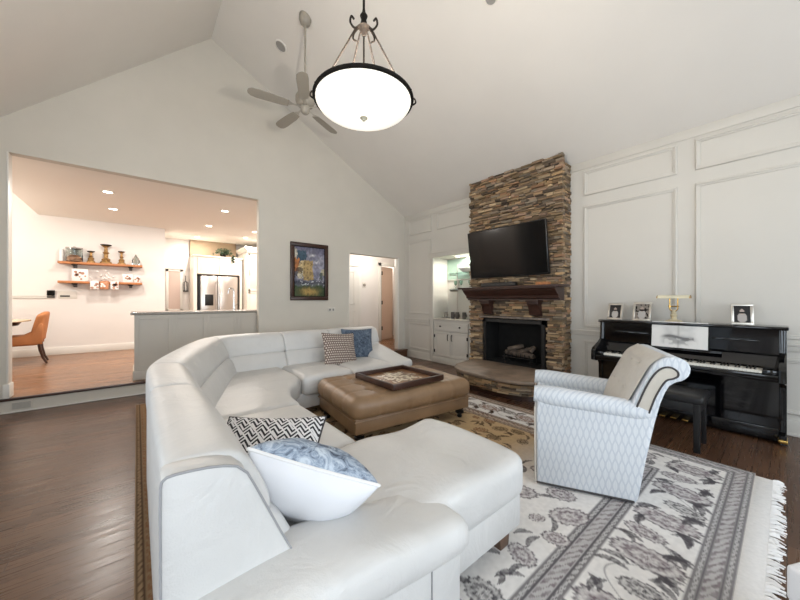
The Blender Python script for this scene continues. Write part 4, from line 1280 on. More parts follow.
# beige inner back, puffed, with buttons
b = MB(); bm = b.bm
nu = 16
sp = catmull([(-.185, .44), (-.235, .60), (-.30, .745), (-.345, .838), (-.380, .884), (-.435, .922)], 6)
V = {}
bt = [(u, v) for u in (-.14, 0, .14) for v in (.32, .62)]
for i in range(nu + 1):
    for j in range(len(sp)):
        u = (-HWD + .02) + (2 * HWD - .04) * i / nu
        t = j / (len(sp) - 1)
        e = (1 - abs(2 * i / nu - 1) ** 4) * (1 - abs(2 * t - 1) ** 6)
        pf = .028 * e - sum(.02 * math.exp(-((u - p) ** 2 + ((t - q) * .6) ** 2) / .0009) for p, q in bt)
        tn = (sp[min(j + 1, len(sp) - 1)] - sp[max(j - 1, 0)]).normalized()
        V[i, j] = bm.verts.new((u, sp[j].x + tn.y * pf * 1.0, sp[j].y - tn.x * pf * 1.0))
for i in range(nu):
    for j in range(len(sp) - 1): bm.faces.new([V[i, j], V[i + 1, j], V[i + 1, j + 1], V[i, j + 1]])
ib = b.build('inner_back', M['backfab'], ac, angle=80, **LC)
for (u, v) in bt:
    j = int(v * (len(sp) - 1)); b = MB(); b.lathe([(0, -.006), (.012, -.003), (.009, .003), (0, .006)], (u, sp[j].x + .012, sp[j].y + .006), 10); b.build('button', M['backfab'], ib, **LC)
for s in (-1, 1):
    xx = s * (HWD + .001)
    out = catmull([(-.285, .60), (-.33, .725), (-.372, .808), (-.41, .848), (-.45, .856), (-.482, .835), (-.485, .808), (-.462, .79), (-.425, .77), (-.38, .68), (-.345, .57)], 5)
    b = MB(); b.prism([(p.x, p.y) for p in out], 'x', min(xx, xx - s * .012), max(xx, xx - s * .012)); b.build('side_facing', M['beigefab'], bk, **LC)
    b = MB(); b.tube([(xx, p.x, p.y) for p in out], .0055, 8); o = b.build('welt', M['welt'], bk, **LC)
for (x, y) in [(-.25, -.18), (.25, -.18), (-.25, .2), (.25, .2)]:
    b = MB(); b.box(x - .03, x + .03, y - .03, y + .03, 0.0, .04); b.build('foot', M['black'], ac, smooth=False, **LC)
# ------------------------------------------------------------------ piano
PB = M['pblack']
PY0, PY1 = .0, 1.47
pn = thing('upright_piano', 'glossy black upright piano against the panelled right wall', 'piano', (4.55, .745, 0))
for (a, c) in [(PY0, PY0 + .045), (PY1 - .045, PY1)]:
    b = MB(); b.prism([(4.70, .012), (4.70, 1.0), (4.42, 1.0), (4.40, .80), (4.34, .77), (4.16, .71), (4.13, .68), (4.125, .575), (4.16, .56), (4.33, .545), (4.365, .50), (4.365, .11), (4.31, .09), (4.31, .012)], 'x' if False else 'y', a, c, bev=.004)
    pt('side_panel', b, PB, pn, angle=30)
b = MB(); b.box(4.385, 4.712, PY0 - .012, PY1 + .012, 1.0, 1.03, bev=.008); pt('lid', b, PB, pn)
b = MB(); b.prism([(4.43, .775), (4.455, .775), (4.445, 1.0), (4.415, 1.0)], 'y', PY0 + .045, PY1 - .045); b.box(4.68, 4.70, PY0 + .045, PY1 - .045, .02, 1.0); pt('upper_panel', b, PB, pn, angle=30)
for (a, c) in [(PY0 + .16, .47), (.98, PY1 - .16)]:
    b = MB(); b.box(4.398, 4.43, a, c, .885, .90, bev=.003); pt('moulding_strip', b, PB, pn)
b = MB(); b.box(4.352, 4.44, .40, 1.06, .745, .758, bev=.003); b.box(4.352, 4.362, .40, 1.06, .758, .768, bev=.002); pt('music_ledge', b, PB, pn)
b = MB(); b.prism([(4.345, .672), (4.36, .668), (4.435, .765), (4.425, .778), (4.40, .76)], 'y', PY0 + .045, PY1 - .045, bev=.003); pt('fallboard', b, PB, pn, angle=30)
b = MB(); b.box(4.14, 4.45, PY0 + .045, PY1 - .045, .575, .615, bev=.004); b.box(4.135, 4.162, PY0 + .045, PY1 - .045, .60, .632, bev=.004); pt('keybed', b, PB, pn)
for (a, c) in [(PY0 + .045, .135), (1.355, PY1 - .045)]:
    b = MB(); b.box(4.165, 4.35, a, c, .615, .672, bev=.006); pt('key_block', b, PB, pn)
nk = 52; kw = (1.353 - .137) / nk
wk = None
for i in range(nk):
    y0 = .137 + i * kw
    if wk is None:
        b = MB(); b.box(-.075, .09, .0006, kw - .0006, 0, .024, bev=.0015, seg=1); me_o = pt('white_key', b, M['ivory'], pn, local=True); wk = me_o
    else:
        me_o = wk.copy(); COL.objects.link(me_o); me_o.parent = pn
    me_o.location = Vector((4.25, y0, .634)) - wloc(pn)
bk_ = None
for i in range(nk - 1):
    # from the treble end (y small): pattern of black keys along an octave, read from the right
    note = (51 - i) % 7          # white key index counted from the lowest key A
    if note in (1, 4): pass       # between B-C and E-F there is none
    left = (50 - i) % 7           # white key to the left of this gap
    if left in (1, 4): continue
    y = .137 + (i + 1) * kw
    if bk_ is None:
        b = MB(); b.box(-.03, .09, -.0055, .0055, 0, .012, bev=.002, seg=1); o = pt('black_key', b, M['black'], pn, local=True); bk_ = o
    else:
        o = bk_.copy(); COL.objects.link(o); o.parent = pn
    o.location = Vector((4.25, y, .657)) - wloc(pn)
b = MB(); b.box(4.375, 4.395, PY0 + .045, PY1 - .045, .13, .575); pt('lower_panel', b, PB, pn, smooth=False)
b = MB(); b.box(4.36, 4.70, PY0 + .045, PY1 - .045, .02, .13, bev=.004); pt('bottom_rail', b, PB, pn)
for (y, ) in [(PY0 + .022,), (PY1 - .022,)]:
    b = MB(); b.box(4.285, 4.42, y - .028, y + .028, .03, .06, bev=.006); o = pt('toe_plate', b, M['brass'], pn); o['label'] = 'brass toe plate'
    b = MB(); b.lathe([(0, 0), (.014, 0), (.014, .014), (0, .014)], (4.45, y, 0), 10); pt('caster', b, M['black'], pn)
for i, y in enumerate((.655, .745, .835)):
    b = MB(); b.cushion(4.25, 4.40, y - .025, y + .025, .05, .064, r=.007, puff=(0, 0, 0), n=4); o = pt('pedal', b, M['brass'], pn); o['label'] = 'brass pedal'
# bench
bn = thing('piano_bench', 'black padded piano bench standing in front of the upright piano', 'bench', (3.735, .80, 0))
b = MB(); b.cushion(3.545, 3.925, .43, 1.17, .405, .47, r=.022, puff=(0, 0, .012), n=16); pt('padded_seat', b, plain('black_leather', (20, 19, 21), .3, bump=.1, bscale=200), bn)
b = MB(); b.box(3.57, 3.90, .455, 1.145, .33, .41, bev=.004); pt('apron', b, M['black'], bn)
for (x, y) in [(3.59, .475), (3.88, .475), (3.59, 1.125), (3.88, 1.125)]:
    b = MB(); b.prism([(x - .018, 0), (x + .018, 0), (x + .026, .40), (x - .026, .40)], 'y', y - .022, y + .022, bev=.003); pt('leg', b, M['black'], bn)
# things on the piano
def photo_frame(label, y, x, w, h, rz, kind):
    t = thing('photo_frame', label, 'photo frame', (x, y, 1.031), (0, 0, rz), group='photo frames on the piano')
    lean = R(10)
    Rm = Matrix.Rotation(lean, 3, 'Y')      # local: front faces -x, top leans towards +x
    def P(b): 
        bmesh.ops.rotate(b.bm, verts=b.bm.verts[:], matrix=Rm); return b
    b = MB(); bw = .022
    for (a, c, e, f) in [(-w / 2, w / 2, 0, bw), (-w / 2, w / 2, h - bw, h), (-w / 2, -w / 2 + bw, bw, h - bw), (w / 2 - bw, w / 2, bw, h - bw)]: b.box(-.008, .008, a, c, e, f, bev=.003)
    P(b).build('frame_border', M['silver'], t, local=True)
    b = MB(); b.box(.0, .006, -w / 2 + .01, w / 2 - .01, .01, h - .01); P(b).build('frame_backing', M['black'], t, local=True, smooth=False)
    b = MB(); b.prism([(.006, h * .6), (.012, h * .6), (.075, .0), (.065, .0)], 'y', -.02, .02); b.build('easel_leg', M['black'], t, local=True, smooth=False)
    def pc(U, V):
        u = U / (w / 2); v = (V - h / 2) / (h / 2)
        c = np.broadcast_to(L3((34, 32, 32)), U.shape + (3,))
        body = ((u / .42) ** 2 + ((v + .35) / .5) ** 2 < 1).astype(float)
        head = ((u / .22) ** 2 + ((v - .22) / .26) ** 2 < 1).astype(float)
        n_ = vnoise(u * 6 + 9, v * 6 + 9, int(abs(y) * 90) + 2)
        if kind == 1: c = mixc(c, L3((150, 140, 130)), (n_ > .4).astype(float) * .8)
        c = mixc(c, L3((190, 184, 178)) if kind != 2 else L3((168, 160, 154)), body); c = mixc(c, L3((176, 158, 146)), head)
        return c
    ct, st = math.cos(lean), math.sin(lean)
    color_grid('photograph', np.linspace(-w / 2 + bw * .8, w / 2 - bw * .8, 24), np.linspace(bw * .8, h - bw * .8, 28), pc, attr_mat('photo_print', .25), t,
               lambda U, V: (-.0055 * ct + V * st, U, V * ct + .0055 * st))
    return t
photo_frame('small silver photo frame at the far left end of the piano top', 1.345, 4.52, .17, .20, R(-12), 0)
photo_frame('silver photo frame second from left on the piano, next to the lamp', 1.075, 4.52, .18, .215, R(-8), 1)
photo_frame('silver photo frame standing alone on the right half of the piano top', .275, 4.53, .155, .205, R(14), 2)
# lamp
lp = thing('piano_lamp', 'brass piano lamp with long cream horizontal shade on the piano top', 'lamp', (4.54, .79, 1.031))
b = MB(); b.lathe([(0, 0), (.075, 0), (.078, .008), (.06, .018), (.03, .026), (.022, .05), (.03, .062), (.032, .075), (.022, .09), (.026, .10), (.014, .115), (.012, .13), (0, .13)], (4.54, .79, 1.031), 20); o = pt('base', b, plain('pale_alabaster', (196, 182, 150), .3), lp); o['label'] = 'pale turned base'
for s in (-1, 1):
    b = MB(); b.tube([(4.54, .79, 1.145), (4.54, .79 + s * .02, 1.15), (4.54, .79 + s * .034, 1.17), (4.54, .79 + s * .034, 1.30)], .006, 8); pt('stem', b, M['brass'], lp)
b = MB(); b.tube([(4.54, .79 - .045, 1.20), (4.54, .79 + .045, 1.20)], .007, 8); b.lathe([(0, 0), (.012, 0), (.012, .02), (0, .02)], (4.54, .79 + .034, 1.19), 10); pt('cross_bar', b, M['brass'], lp)
b = MB(); P = []
for k in range(9):
    a = PI * k / 8; P.append((4.54 - .045 * math.cos(a), 1.288 + .034 * math.sin(a)))
b.prism(P + [(4.58, 1.288), (4.54 + .035 * .7, 1.288 + .022), (4.54, 1.288 + .028), (4.54 - .035 * .7, 1.288 + .022), (4.50, 1.288)], 'y', .655, .925); shd = pt('lamp_shade', b, M['lampcream'], lp, angle=50)
for y in (.652, .928):
    b = MB(); b.prism(P, 'y', y - .004, y + .004); pt('shade_cap', b, M['brass'], shd)
# open music book on the piano's ledge
mb_ = thing('sheet_music', 'open white music book with a grey printed picture on the piano music ledge', 'sheet music', (4.372, .725, .769))
def page_col(U, V):
    c = np.broadcast_to(L3((226, 224, 220)), U.shape + (3,))
    u = U / .225; v = V / .28
    n_ = vnoise(u * 7 + 20, v * 9 + 3, 6)
    blob = sstep(.75, .35, np.abs(u)) * sstep(.05, .2, v) * sstep(.98, .8, v)
    horiz = np.exp(-((v - .38 - .05 * np.sin(u * 5)) / .05) ** 2)
    low = sstep(.5, .3, v)
    dens = blob * (0.10 + .75 * horiz * (u > -.55) + .35 * low * (n_ > .4) + .16 * n_)
    c = mixc(c, L3((70, 70, 74)), np.clip(dens, 0, .85))
    fold = np.exp(-(u / .02) ** 2) * .5
    return mixc(c, L3((110, 108, 106)), fold)
pm = attr_mat('printed_page', .6)
b = MB(); b.prism([(-.225, -.006), (0, -.001), (.225, -.006), (.225, -.001), (0, .004), (-.225, -.001)], 'z', 0, .27)
bmesh.ops.transform(b.bm, verts=b.bm.verts[:], matrix=Matrix(((0, -1, 0), (1, 0, 0), (0, 0, 1))).to_4x4())
bmesh.ops.rotate(b.bm, verts=b.bm.verts[:], matrix=Matrix.Rotation(R(7), 3, 'Y'))
b.build('page_block', M['paper'], mb_, local=True, smooth=False)
color_grid('printed_page', np.linspace(-.225, .225, 60), np.linspace(0, .27, 40), page_col, pm, mb_, lambda U, V: (-.0075 + .005 * np.abs(U) / .225 - .0 + V * math.sin(R(7)), U, V * math.cos(R(7)) + .002))

# low white stool at the right edge, beside the rug
st = thing('low_stool', 'white upholstered block stool cut off by the right bottom edge, beside the rug fringe', 'stool', (1.575, .004, 0.0), (0, 0, R(-27)))
b = MB(); b.cushion(0, .42, -.42, 0, .33, .44, r=.012, puff=(0, 0, .004), n=10); b.build('seat_pad', M['stool'], st, local=True)
b = MB(); b.box(.004, .416, -.416, -.004, .045, .335, bev=.006); b.build('stool_body', M['stool'], st, local=True)
for (x, y) in [(.04, -.38), (.38, -.38), (.04, -.04), (.38, -.04)]:
    b = MB(); b.box(x - .02, x + .02, y - .02, y + .02, 0.0, .05); b.build('foot', M['footwood'], st, local=True, smooth=False)

# ------------------------------------------------------------------ painting and switch on the back wall
pa = thing('painting', 'framed oil painting of pale houses under a violet sky on the back wall', 'painting', (2.43, BY - .001, 1.27))
PX0, PX1, PZ0, PZ1 = 2.07, 2.79, 1.265, 2.30
b = MB(); fw = .065
for (a, c, e, f) in [(PX0, PX1, PZ0, PZ0 + fw), (PX0, PX1, PZ1 - fw, PZ1), (PX0, PX0 + fw, PZ0 + fw, PZ1 - fw), (PX1 - fw, PX1, PZ0 + fw, PZ1 - fw)]:
    b.box(a, c, BY - .04, BY - .001, e, f, bev=.008)
pt('picture_frame', b, M['darkwood'], pa)
b = MB()
for (a, c, e, f) in [(PX0 + fw, PX1 - fw, PZ0 + fw, PZ0 + fw + .012), (PX0 + fw, PX1 - fw, PZ1 - fw - .012, PZ1 - fw), (PX0 + fw, PX0 + fw + .012, PZ0 + fw, PZ1 - fw), (PX1 - fw - .012, PX1 - fw, PZ0 + fw, PZ1 - fw)]:
    b.box(a, c, BY - .028, BY - .010, e, f, bev=.003)
pt('inner_fillet', b, M['bronze'], pa)
def paint_col(U, V):
    w, h = PX1 - PX0 - 2 * fw, PZ1 - PZ0 - 2 * fw
    u = U / w; v = V / h
    u = u + .05 * (vnoise(u * 16, v * 20, 31) - .5) + .03 * (vnoise(u * 40, v * 46, 32) - .5); v = v + .05 * (vnoise(u * 18 + 7, v * 16, 33) - .5) + .02 * (vnoise(u * 44, v * 40, 34) - .5)
    n1 = vnoise(u * 7, v * 9, 21); n2 = vnoise(u * 22, v * 26, 22); n3 = vnoise(u * 14 + 5, v * 7, 23)
    c = mixc(np.broadcast_to(L3((128, 126, 144)), U.shape + (3,)), L3((176, 174, 186)), np.clip(n1 * 1.4 - .3, 0, 1))
    c = mixc(c, L3((96, 92, 116)), sstep(.82, 1.0, v) * .8)
    c = mixc(c, L3((214, 210, 212)), np.exp(-(((u - .58) / .1) ** 2 + ((v - .84) / .03) ** 2)) + np.exp(-(((u - .74) / .08) ** 2 + ((v - .70) / .03) ** 2)))
    def blockm(u0, u1, v0, v1): return ((u > u0 + .02 * (n3 - .5)) & (u < u1 + .03 * (n3 - .5)) & (v > v0) & (v < v1 + .04 * (n2 - .5))).astype(float)
    c = mixc(c, L3((70, 92, 108)), blockm(.05, .38, .70, .92)); c = mixc(c, L3((206, 198, 182)), blockm(.0, .10, .62, .98))
    c = mixc(c, L3((188, 120, 72)), blockm(.0, .16, .48, .76)); c = mixc(c, L3((214, 190, 142)), blockm(.14, .36, .42, .70)); c = mixc(c, L3((182, 154, 104)), blockm(.30, .60, .34, .72))
    c = mixc(c, L3((60, 52, 48)), blockm(.02, .30, .40, .56) * .8 * (n2 > .35)); c = mixc(c, L3((214, 204, 180)), blockm(.12, .28, .36, .48))
    win = ((np.sin(u * 62) > .55) & (np.sin(v * 70) > .3) & (u < .58) & (v > .36) & (v < .72)).astype(float)
    c = mixc(c, L3((88, 70, 52)), win * .6)
    c = mixc(c, L3((190, 178, 152)), blockm(.86, 1.0, .42, .58)); c = mixc(c, L3((52, 66, 56)), blockm(.80, .92, .34, .48) * .8)
    c = mixc(c, L3((40, 46, 58)), sstep(.20, .26, v) * sstep(.36, .30, v) * (.6 + .4 * n2))
    c = mixc(c, L3((220, 222, 226)), ((v > .22) & (v < .31) & (n2 > .62) & (u > .18)).astype(float) * .8)
    g = sstep(.26, .2, v)
    c = mixc(c, L3((56, 78, 52)), g); c = mixc(c, L3((196, 160, 92)), g * np.exp(-(((u - .48) / .26) ** 2 + ((v - .10) / .07) ** 2)))
    return np.clip(c * (0.55 + .6 * n2[..., None]), 0, 1)
color_grid('canvas', np.linspace(0, PX1 - PX0 - 2 * fw, 100), np.linspace(0, PZ1 - PZ0 - 2 * fw, 140), paint_col, attr_mat('oil_paint', .5, bump=.2, bscale=90), pa,
           lambda U, V: (PX0 + fw + U - 2.43, -.018 + 0 * U, PZ0 + fw + V - 1.27))
sw = thing('light_switch', 'white double light switch plate on the back wall right of the painting', 'light switch', (2.875, BY, 1.06))
b = MB(); b.box(2.80, 2.95, BY - .007, BY, 1.045, 1.125, bev=.003); pt('switch_plate', b, M['plasticwhite'], sw)
for x in (2.84, 2.91):
    b = MB(); b.prism([(BY - .007, 1.065), (BY - .013, 1.105), (BY - .007, 1.105)], 'x', x - .018, x + .018); pt('rocker', b, M['plasticgrey'], sw, smooth=False)
vn = thing('floor_vent', 'white return air grille set in the step riser below the kitchen opening', 'vent', (-1.03, BY - .002, .03))
b = MB(); b.box(-1.10, -.93, BY - .008, BY, .03, .115, bev=.002); pt('grille_frame', b, M['wall'], vn)
b = MB()
for k in range(7): b.box(-1.085, -.945, BY - .011, BY - .007, .040 + k * .010, .0445 + k * .010)
pt('louvres', b, M['plasticgrey'], vn, smooth=False)

# ------------------------------------------------------------------ chandelier
CX, CY, CZ = .985, 1.515, 2.388
ch = thing('bowl_chandelier', 'hanging bowl chandelier with glowing frosted glass and dark bronze rods', 'chandelier', (CX, CY, CZ))
M['bowl'] = None
m, N, L_, B = newmat('frosted_bowl')
B.inputs['Base Color'].default_value = (*s2l((244, 238, 226)), 1)
B.inputs['Emission Color'].default_value = (*s2l((255, 248, 234)), 1)
B.inputs['Roughness'].default_value = .4
tcb = N.new('ShaderNodeTexCoord'); ln = N.new('ShaderNodeVectorMath'); ln.operation = 'LENGTH'
L_.new(tcb.outputs['Object'], ln.inputs[0])
mr = N.new('ShaderNodeMapRange'); mr.inputs[1].default_value = .10; mr.inputs[2].default_value = .27; mr.inputs[3].default_value = 1.15; mr.inputs[4].default_value = .60
L_.new(ln.outputs['Value'], mr.inputs[0]); L_.new(mr.outputs[0], B.inputs['Emission Strength'])
M['bowl'] = m
RB = .266
bp = [(RB, 0.0)] + [(RB * math.cos(a), -.092 * math.sin(a)) for a in [PI / 2 * k / 12 for k in range(1, 12)]] + [(.0, -.092)]
inn = [(0, -.085)] + [((RB - .006) * math.cos(a), -.085 * math.sin(a)) for a in [PI / 2 * k / 12 for k in range(11, 0, -1)]] + [(RB - .006, 0.0), (RB, 0.0)]
b = MB(); b.lathe(bp + inn, (CX, CY, CZ), 48); pt('glass_bowl', b, M['bowl'], ch, angle=60)
b = MB(); P = [(CX + (RB + .004) * math.cos(2 * PI * k / 48), CY + (RB + .004) * math.sin(2 * PI * k / 48), CZ + .004) for k in range(48)]
b.tube(P, .011, 8, closed=True); pt('rim_band', b, M['bronze'], ch)
HUBZ = CZ + .44
for k, a in enumerate([R(57 - 88), R(57 + 88), R(57 - 32), R(57 + 32)]):
    c_, s_ = math.cos(a), math.sin(a)
    pr = lambda r_, z: (CX + c_ * r_, CY + s_ * r_, CZ + z)
    b = MB(); b.tube([pr(RB + .005, .01), pr(RB - .02, .05), pr(.05, .40), pr(.02, .425)], .005, 8); rod = pt('suspension_rod', b, M['bronze'], ch)
    if k > 1: continue
    b = MB(); b.tube(catmull_3([pr(RB + .005, .0), pr(RB + .03, .018), pr(RB + .022, .042), pr(RB + .002, .035), pr(RB - .008, .06), pr(RB + .004, .095)], 5), .005, 8); pt('scroll_hook', b, M['bronze'], rod)
    b = MB(); b.tube(catmull_3([pr(.02, .43), pr(.05, .41), pr(.075, .44), pr(.07, .475), pr(.055, .46)], 5), .006, 8); pt('hub_scroll', b, M['bronze'], ch)
    b = MB(); b.tube(catmull_3([pr(.02, .42), pr(.05, .385), pr(.06, .35), pr(.04, .335)], 5), .005, 8); pt('hub_scroll', b, M['bronze'], ch)
b = MB(); b.lathe([(0, .36), (.012, .37), (.02, .40), (.034, .415), (.02, .43), (.014, .46), (.022, .48), (.01, .50), (.007, .52), (0, .52)], (CX, CY, CZ), 14); pt('hub', b, M['bronze'], ch)
ctz = ceil_z(CX)
b = MB(); b.tube([(CX, CY, CZ + .52), (CX, CY, ctz - .03)], .007, 8); b.tube([(CX, CY, CZ - .05), (CX, CY, CZ + .37)], .005, 8); pt('stem', b, M['bronze'], ch)
b = MB(); b.lathe([(0, -.075), (.02, -.075), (.035, -.06), (.065, -.035), (.07, .03), (0, .03)], (CX, CY, ctz - .01), 20); pt('ceiling_canopy', b, M['bronze'], ch)
b = MB(); b.lathe([(0, -.112), (.008, -.110), (.012, -.102), (.022, -.096), (.02, -.089), (0, -.089)], (CX, CY, CZ), 14); pt('finial', b, plain('pale_finial', (190, 182, 160), .4), ch)
for k in range(3):
    a = R(20 + 120 * k); bx_, by_ = CX + .09 * math.cos(a), CY + .09 * math.sin(a)
    b = MB(); b.lathe([(0, 0), (.012, .0), (.014, .02), (.03, .05), (.03, .065), (.02, .085), (0, .092)], (bx_, by_, CZ - .04), 12); pt('light_bulb', b, emit('bulb_glow', (255, 240, 215), 6), ch)
l = bpy.data.lights.new('chandelier_lamp', 'POINT'); l.shadow_soft_size = .05; l.energy = 125; l.color = (1.0, .93, .84)
o = bpy.data.objects.new('chandelier_lamp', l); COL.objects.link(o); o.location = (CX, CY, CZ + .06); o.parent = None

# ------------------------------------------------------------------ ceiling fan
FXc, FYc, FZ = 1.635, 3.86, 3.67
fz = ceil_z(FXc)
fn = thing('ceiling_fan', 'white five blade ceiling fan on a long downrod under the vaulted ceiling', 'ceiling fan', (FXc, FYc, FZ))
FW = M['fanwhite']
b = MB(); b.lathe([(0, -.10), (.03, -.10), (.06, -.08), (.075, -.03), (.072, .03), (0, .03)], (FXc, FYc, fz - .0), 20); pt('ceiling_canopy', b, FW, fn)
b = MB(); b.tube([(FXc, FYc, fz - .09), (FXc, FYc, FZ + .24)], .013, 10); pt('downrod', b, FW, fn)
b = MB(); b.lathe([(0, .26), (.03, .26), (.035, .22), (.06, .205), (.10, .19), (.118, .15), (.118, .09), (.10, .05), (.07, .03), (0, .03)], (FXc, FYc, FZ), 28); pt('motor_housing', b, FW, fn)
b = MB(); b.lathe([(0, -.06), (.03, -.058), (.05, -.04), (.058, -.01), (.055, .035), (0, .035)], (FXc, FYc, FZ), 20); pt('switch_housing', b, FW, fn)
for k in range(5):
    a = R(172 + 72 * k)
    Rz = Matrix.Rotation(a, 3, 'Z') @ Matrix.Rotation(R(12), 3, 'X')
    def tr(b_):
        for v in b_.bm.verts: v.co = Rz @ v.co + Vector((FXc, FYc, FZ + .015))
        return b_
    b = MB(); out = [(.20, -.050), (.30, -.062), (.55, -.068), (.62, -.06), (.655, -.035), (.665, 0), (.655, .035), (.62, .06), (.55, .068), (.30, .062), (.20, .050)]
    b.prism(out, 'z', -.004, .004, bev=.002, seg=1); blade = pt('fan_blade', tr(b), FW, fn)
    b = MB(); b.prism([(.05, -.012), (.15, -.010), (.19, -.03), (.25, -.03), (.25, .03), (.19, .03), (.15, .010), (.05, .012)], 'z', .004, .010, bev=.001, seg=1); pt('blade_iron', tr(b), M['silver'], blade)
# round ceiling speaker and detector on the right ceiling slope
def on_slope(label, x, y, r_, name, cat, mm):
    b = MB(); b.lathe([(r_ * .0, -.006), (r_ * .85, -.006), (r_ * .88, -.012), (r_, -.010), (r_ * 1.03, .0)], (0, 0, 0), 28)
    sl = math.atan(.539)
    t = thing(name, label, cat, (x, y, ceil_z(x)), (0, sl, 0))
    b.build('cover', mm, t, local=True)
    b = MB(); b.lathe([(r_ * .86, -.008), (r_ * .86, -.016), (r_ * 1.0, -.014), (r_ * 1.04, .0)], (0, 0, 0), 28); b.build('trim_ring', M['ceiling'], t, local=True)
on_slope('round grey speaker grille on the ceiling left of the fan rod', 1.571, 4.552, .085, 'ceiling_speaker', 'speaker', M['plasticgrey'])
on_slope('small round detector at the top edge, on the ceiling right of the chandelier', 2.70, 1.86, .06, 'smoke_detector', 'detector', M['plasticgrey'])
# ------------------------------------------------------------------ kitchen and dining room beyond the opening
pe = thing('kitchen_peninsula', 'greige panelled kitchen peninsula base cabinet filling the wide opening', 'cabinet', (.80, 5.95, KZ))
b = MB(); b.box(-.03, 1.68, 5.69, 6.28, KZ, 1.06); pt('body', b, M['cabinet'], pe, smooth=False)
b = MB(); b.box(-.045, 1.68, 5.675, 6.28, KZ, KZ + .13, bev=.005); pt('plinth', b, M['cabinet'], pe)
for i in range(4):
    x0 = -.03 + i * .43
    b = MB()
    for (a, c, e, f) in [(x0, x0 + .05, KZ + .13, 1.055), (x0 + .38, x0 + .43, KZ + .13, 1.055), (x0 + .05, x0 + .38, KZ + .13, KZ + .19), (x0 + .05, x0 + .38, 1.0, 1.055)]: b.box(a, c, 5.678, 5.692, e, f, bev=.002, seg=1)
    pt('panel', b, M['cabinet'], pe)
ct = thing('peninsula_countertop', 'speckled grey granite countertop on the kitchen peninsula', 'countertop', (.80, 5.95, 1.061))
b = MB(); b.box(-.07, 1.70, 5.675, 6.34, 1.061, 1.098, bev=.008); pt('slab', b, M['granite'], ct)
fc = thing('kitchen_faucet', 'tall chrome kitchen faucet standing on the peninsula in front of the fridge', 'faucet', (1.30, 6.12, 1.099))
b = MB(); b.lathe([(0, 0), (.03, 0), (.03, .01), (.02, .02), (.02, .12), (0, .12)], (1.30, 6.12, 1.099), 14); pt('base', b, M['chrome'], fc)
b = MB(); b.tube(catmull_3([(1.30, 6.12, 1.20), (1.30, 6.12, 1.40), (1.29, 6.12, 1.45), (1.26, 6.14, 1.475), (1.225, 6.16, 1.45), (1.22, 6.165, 1.38)], 6), .012, 10); pt('spout', b, M['chrome'], fc)
b = MB(); b.tube([(1.32, 6.11, 1.18), (1.37, 6.09, 1.21)], .007, 8); pt('lever', b, M['chrome'], fc)
# fridge
fr_ = thing('refrigerator', 'stainless steel side by side refrigerator under cream cabinets at the back of the kitchen', 'refrigerator', (1.75, 10.25, KZ))
b = MB(); b.box(1.26, 2.20, 9.98, 10.66, KZ + .02, 1.93, bev=.006); pt('body', b, M['black'], fr_)
d1 = MB(); d1.box(1.30, 1.70, 9.90, 9.98, KZ + .08, 1.92, bev=.012); d1 = pt('door', d1, M['steel'], fr_)
d2 = MB(); d2.box(1.71, 2.20, 9.90, 9.98, KZ + .08, 1.92, bev=.012); d2 = pt('door', d2, M['steel'], fr_)
for d_, x in ((d1, 1.665), (d2, 1.745)):
    b = MB(); b.tube([(x, 9.90, .75), (x, 9.85, .78), (x, 9.85, 1.75), (x, 9.90, 1.78)], .012, 8); b.build('handle', M['chrome'], d_)
b = MB(); b.box(1.40, 1.60, 9.890, 9.902, 1.12, 1.42, bev=.004); b.build('dispenser', M['black'], d1)
oc = thing('over_fridge_cabinet', 'cream two door cabinet above the refrigerator', 'cabinet', (1.72, 10.3, 1.96))
b = MB(); b.box(1.22, 2.26, 9.92, 10.68, 1.96, 2.42); pt('body', b, M['kcab'], oc, smooth=False)
b = MB(); b.box(1.14, 1.22, 9.90, 10.68, KZ, 2.42); b.box(2.26, 2.32, 9.92, 10.68, KZ, 2.42); pt('end_panel', b, M['kcab'], oc, smooth=False)
for x in (1.23, 1.745):
    b = MB(); b.box(x, x + .50, 9.90, 9.92, 1.97, 2.41, bev=.003)
    for (a, c, e, f) in [(x, x + .50, 1.97, 2.02), (x, x + .50, 2.36, 2.41), (x, x + .05, 2.02, 2.36), (x + .45, x + .50, 2.02, 2.36)]: b.box(a, c, 9.892, 9.902, e, f, bev=.002, seg=1)
    pt('door', b, M['kcab'], oc)
b = MB(); b.box(1.12, 2.34, 9.87, 10.68, 2.42, 2.46, bev=.008); pt('crown', b, M['kcab'], oc)
tc_ = thing('tall_pantry_cabinet', 'tall cream pantry cabinet with crown at the right of the fridge', 'cabinet', (2.60, 9.9, KZ))
b = MB(); b.box(2.36, 2.95, 9.55, 10.66, KZ, 2.62); pt('body', b, M['kcab'], tc_, smooth=False)
b = MB(); b.prism([(2.36, 2.60), (2.36, 2.64), (2.30, 2.72), (2.30, 2.75), (2.95, 2.75), (2.95, 2.60)], 'y', 9.49, 10.66); pt('crown', b, M['kcab'], tc_, smooth=False)
for z0, z1 in ((KZ + .12, 1.5), (1.52, 2.56)):
    b = MB(); b.box(2.39, 2.93, 9.53, 9.55, z0, z1, bev=.003)
    for (a, c, e, f) in [(2.39, 2.93, z0, z0 + .05), (2.39, 2.93, z1 - .05, z1), (2.39, 2.44, z0, z1), (2.88, 2.93, z0, z1)]: b.box(a, c, 9.522, 9.532, e, f, bev=.002, seg=1)
    o = pt('door', b, M['kcab'], tc_)
    b = MB(); b.tube([(2.42, 9.522, (z0 + z1) / 2 - .08), (2.42, 9.50, (z0 + z1) / 2 - .07), (2.42, 9.50, (z0 + z1) / 2 + .07), (2.42, 9.522, (z0 + z1) / 2 + .08)], .006, 6); b.build('handle', M['bronze'], o)
b = MB(); b.box(1.14, 2.3, 10.55, 10.69, 2.46, 2.95)
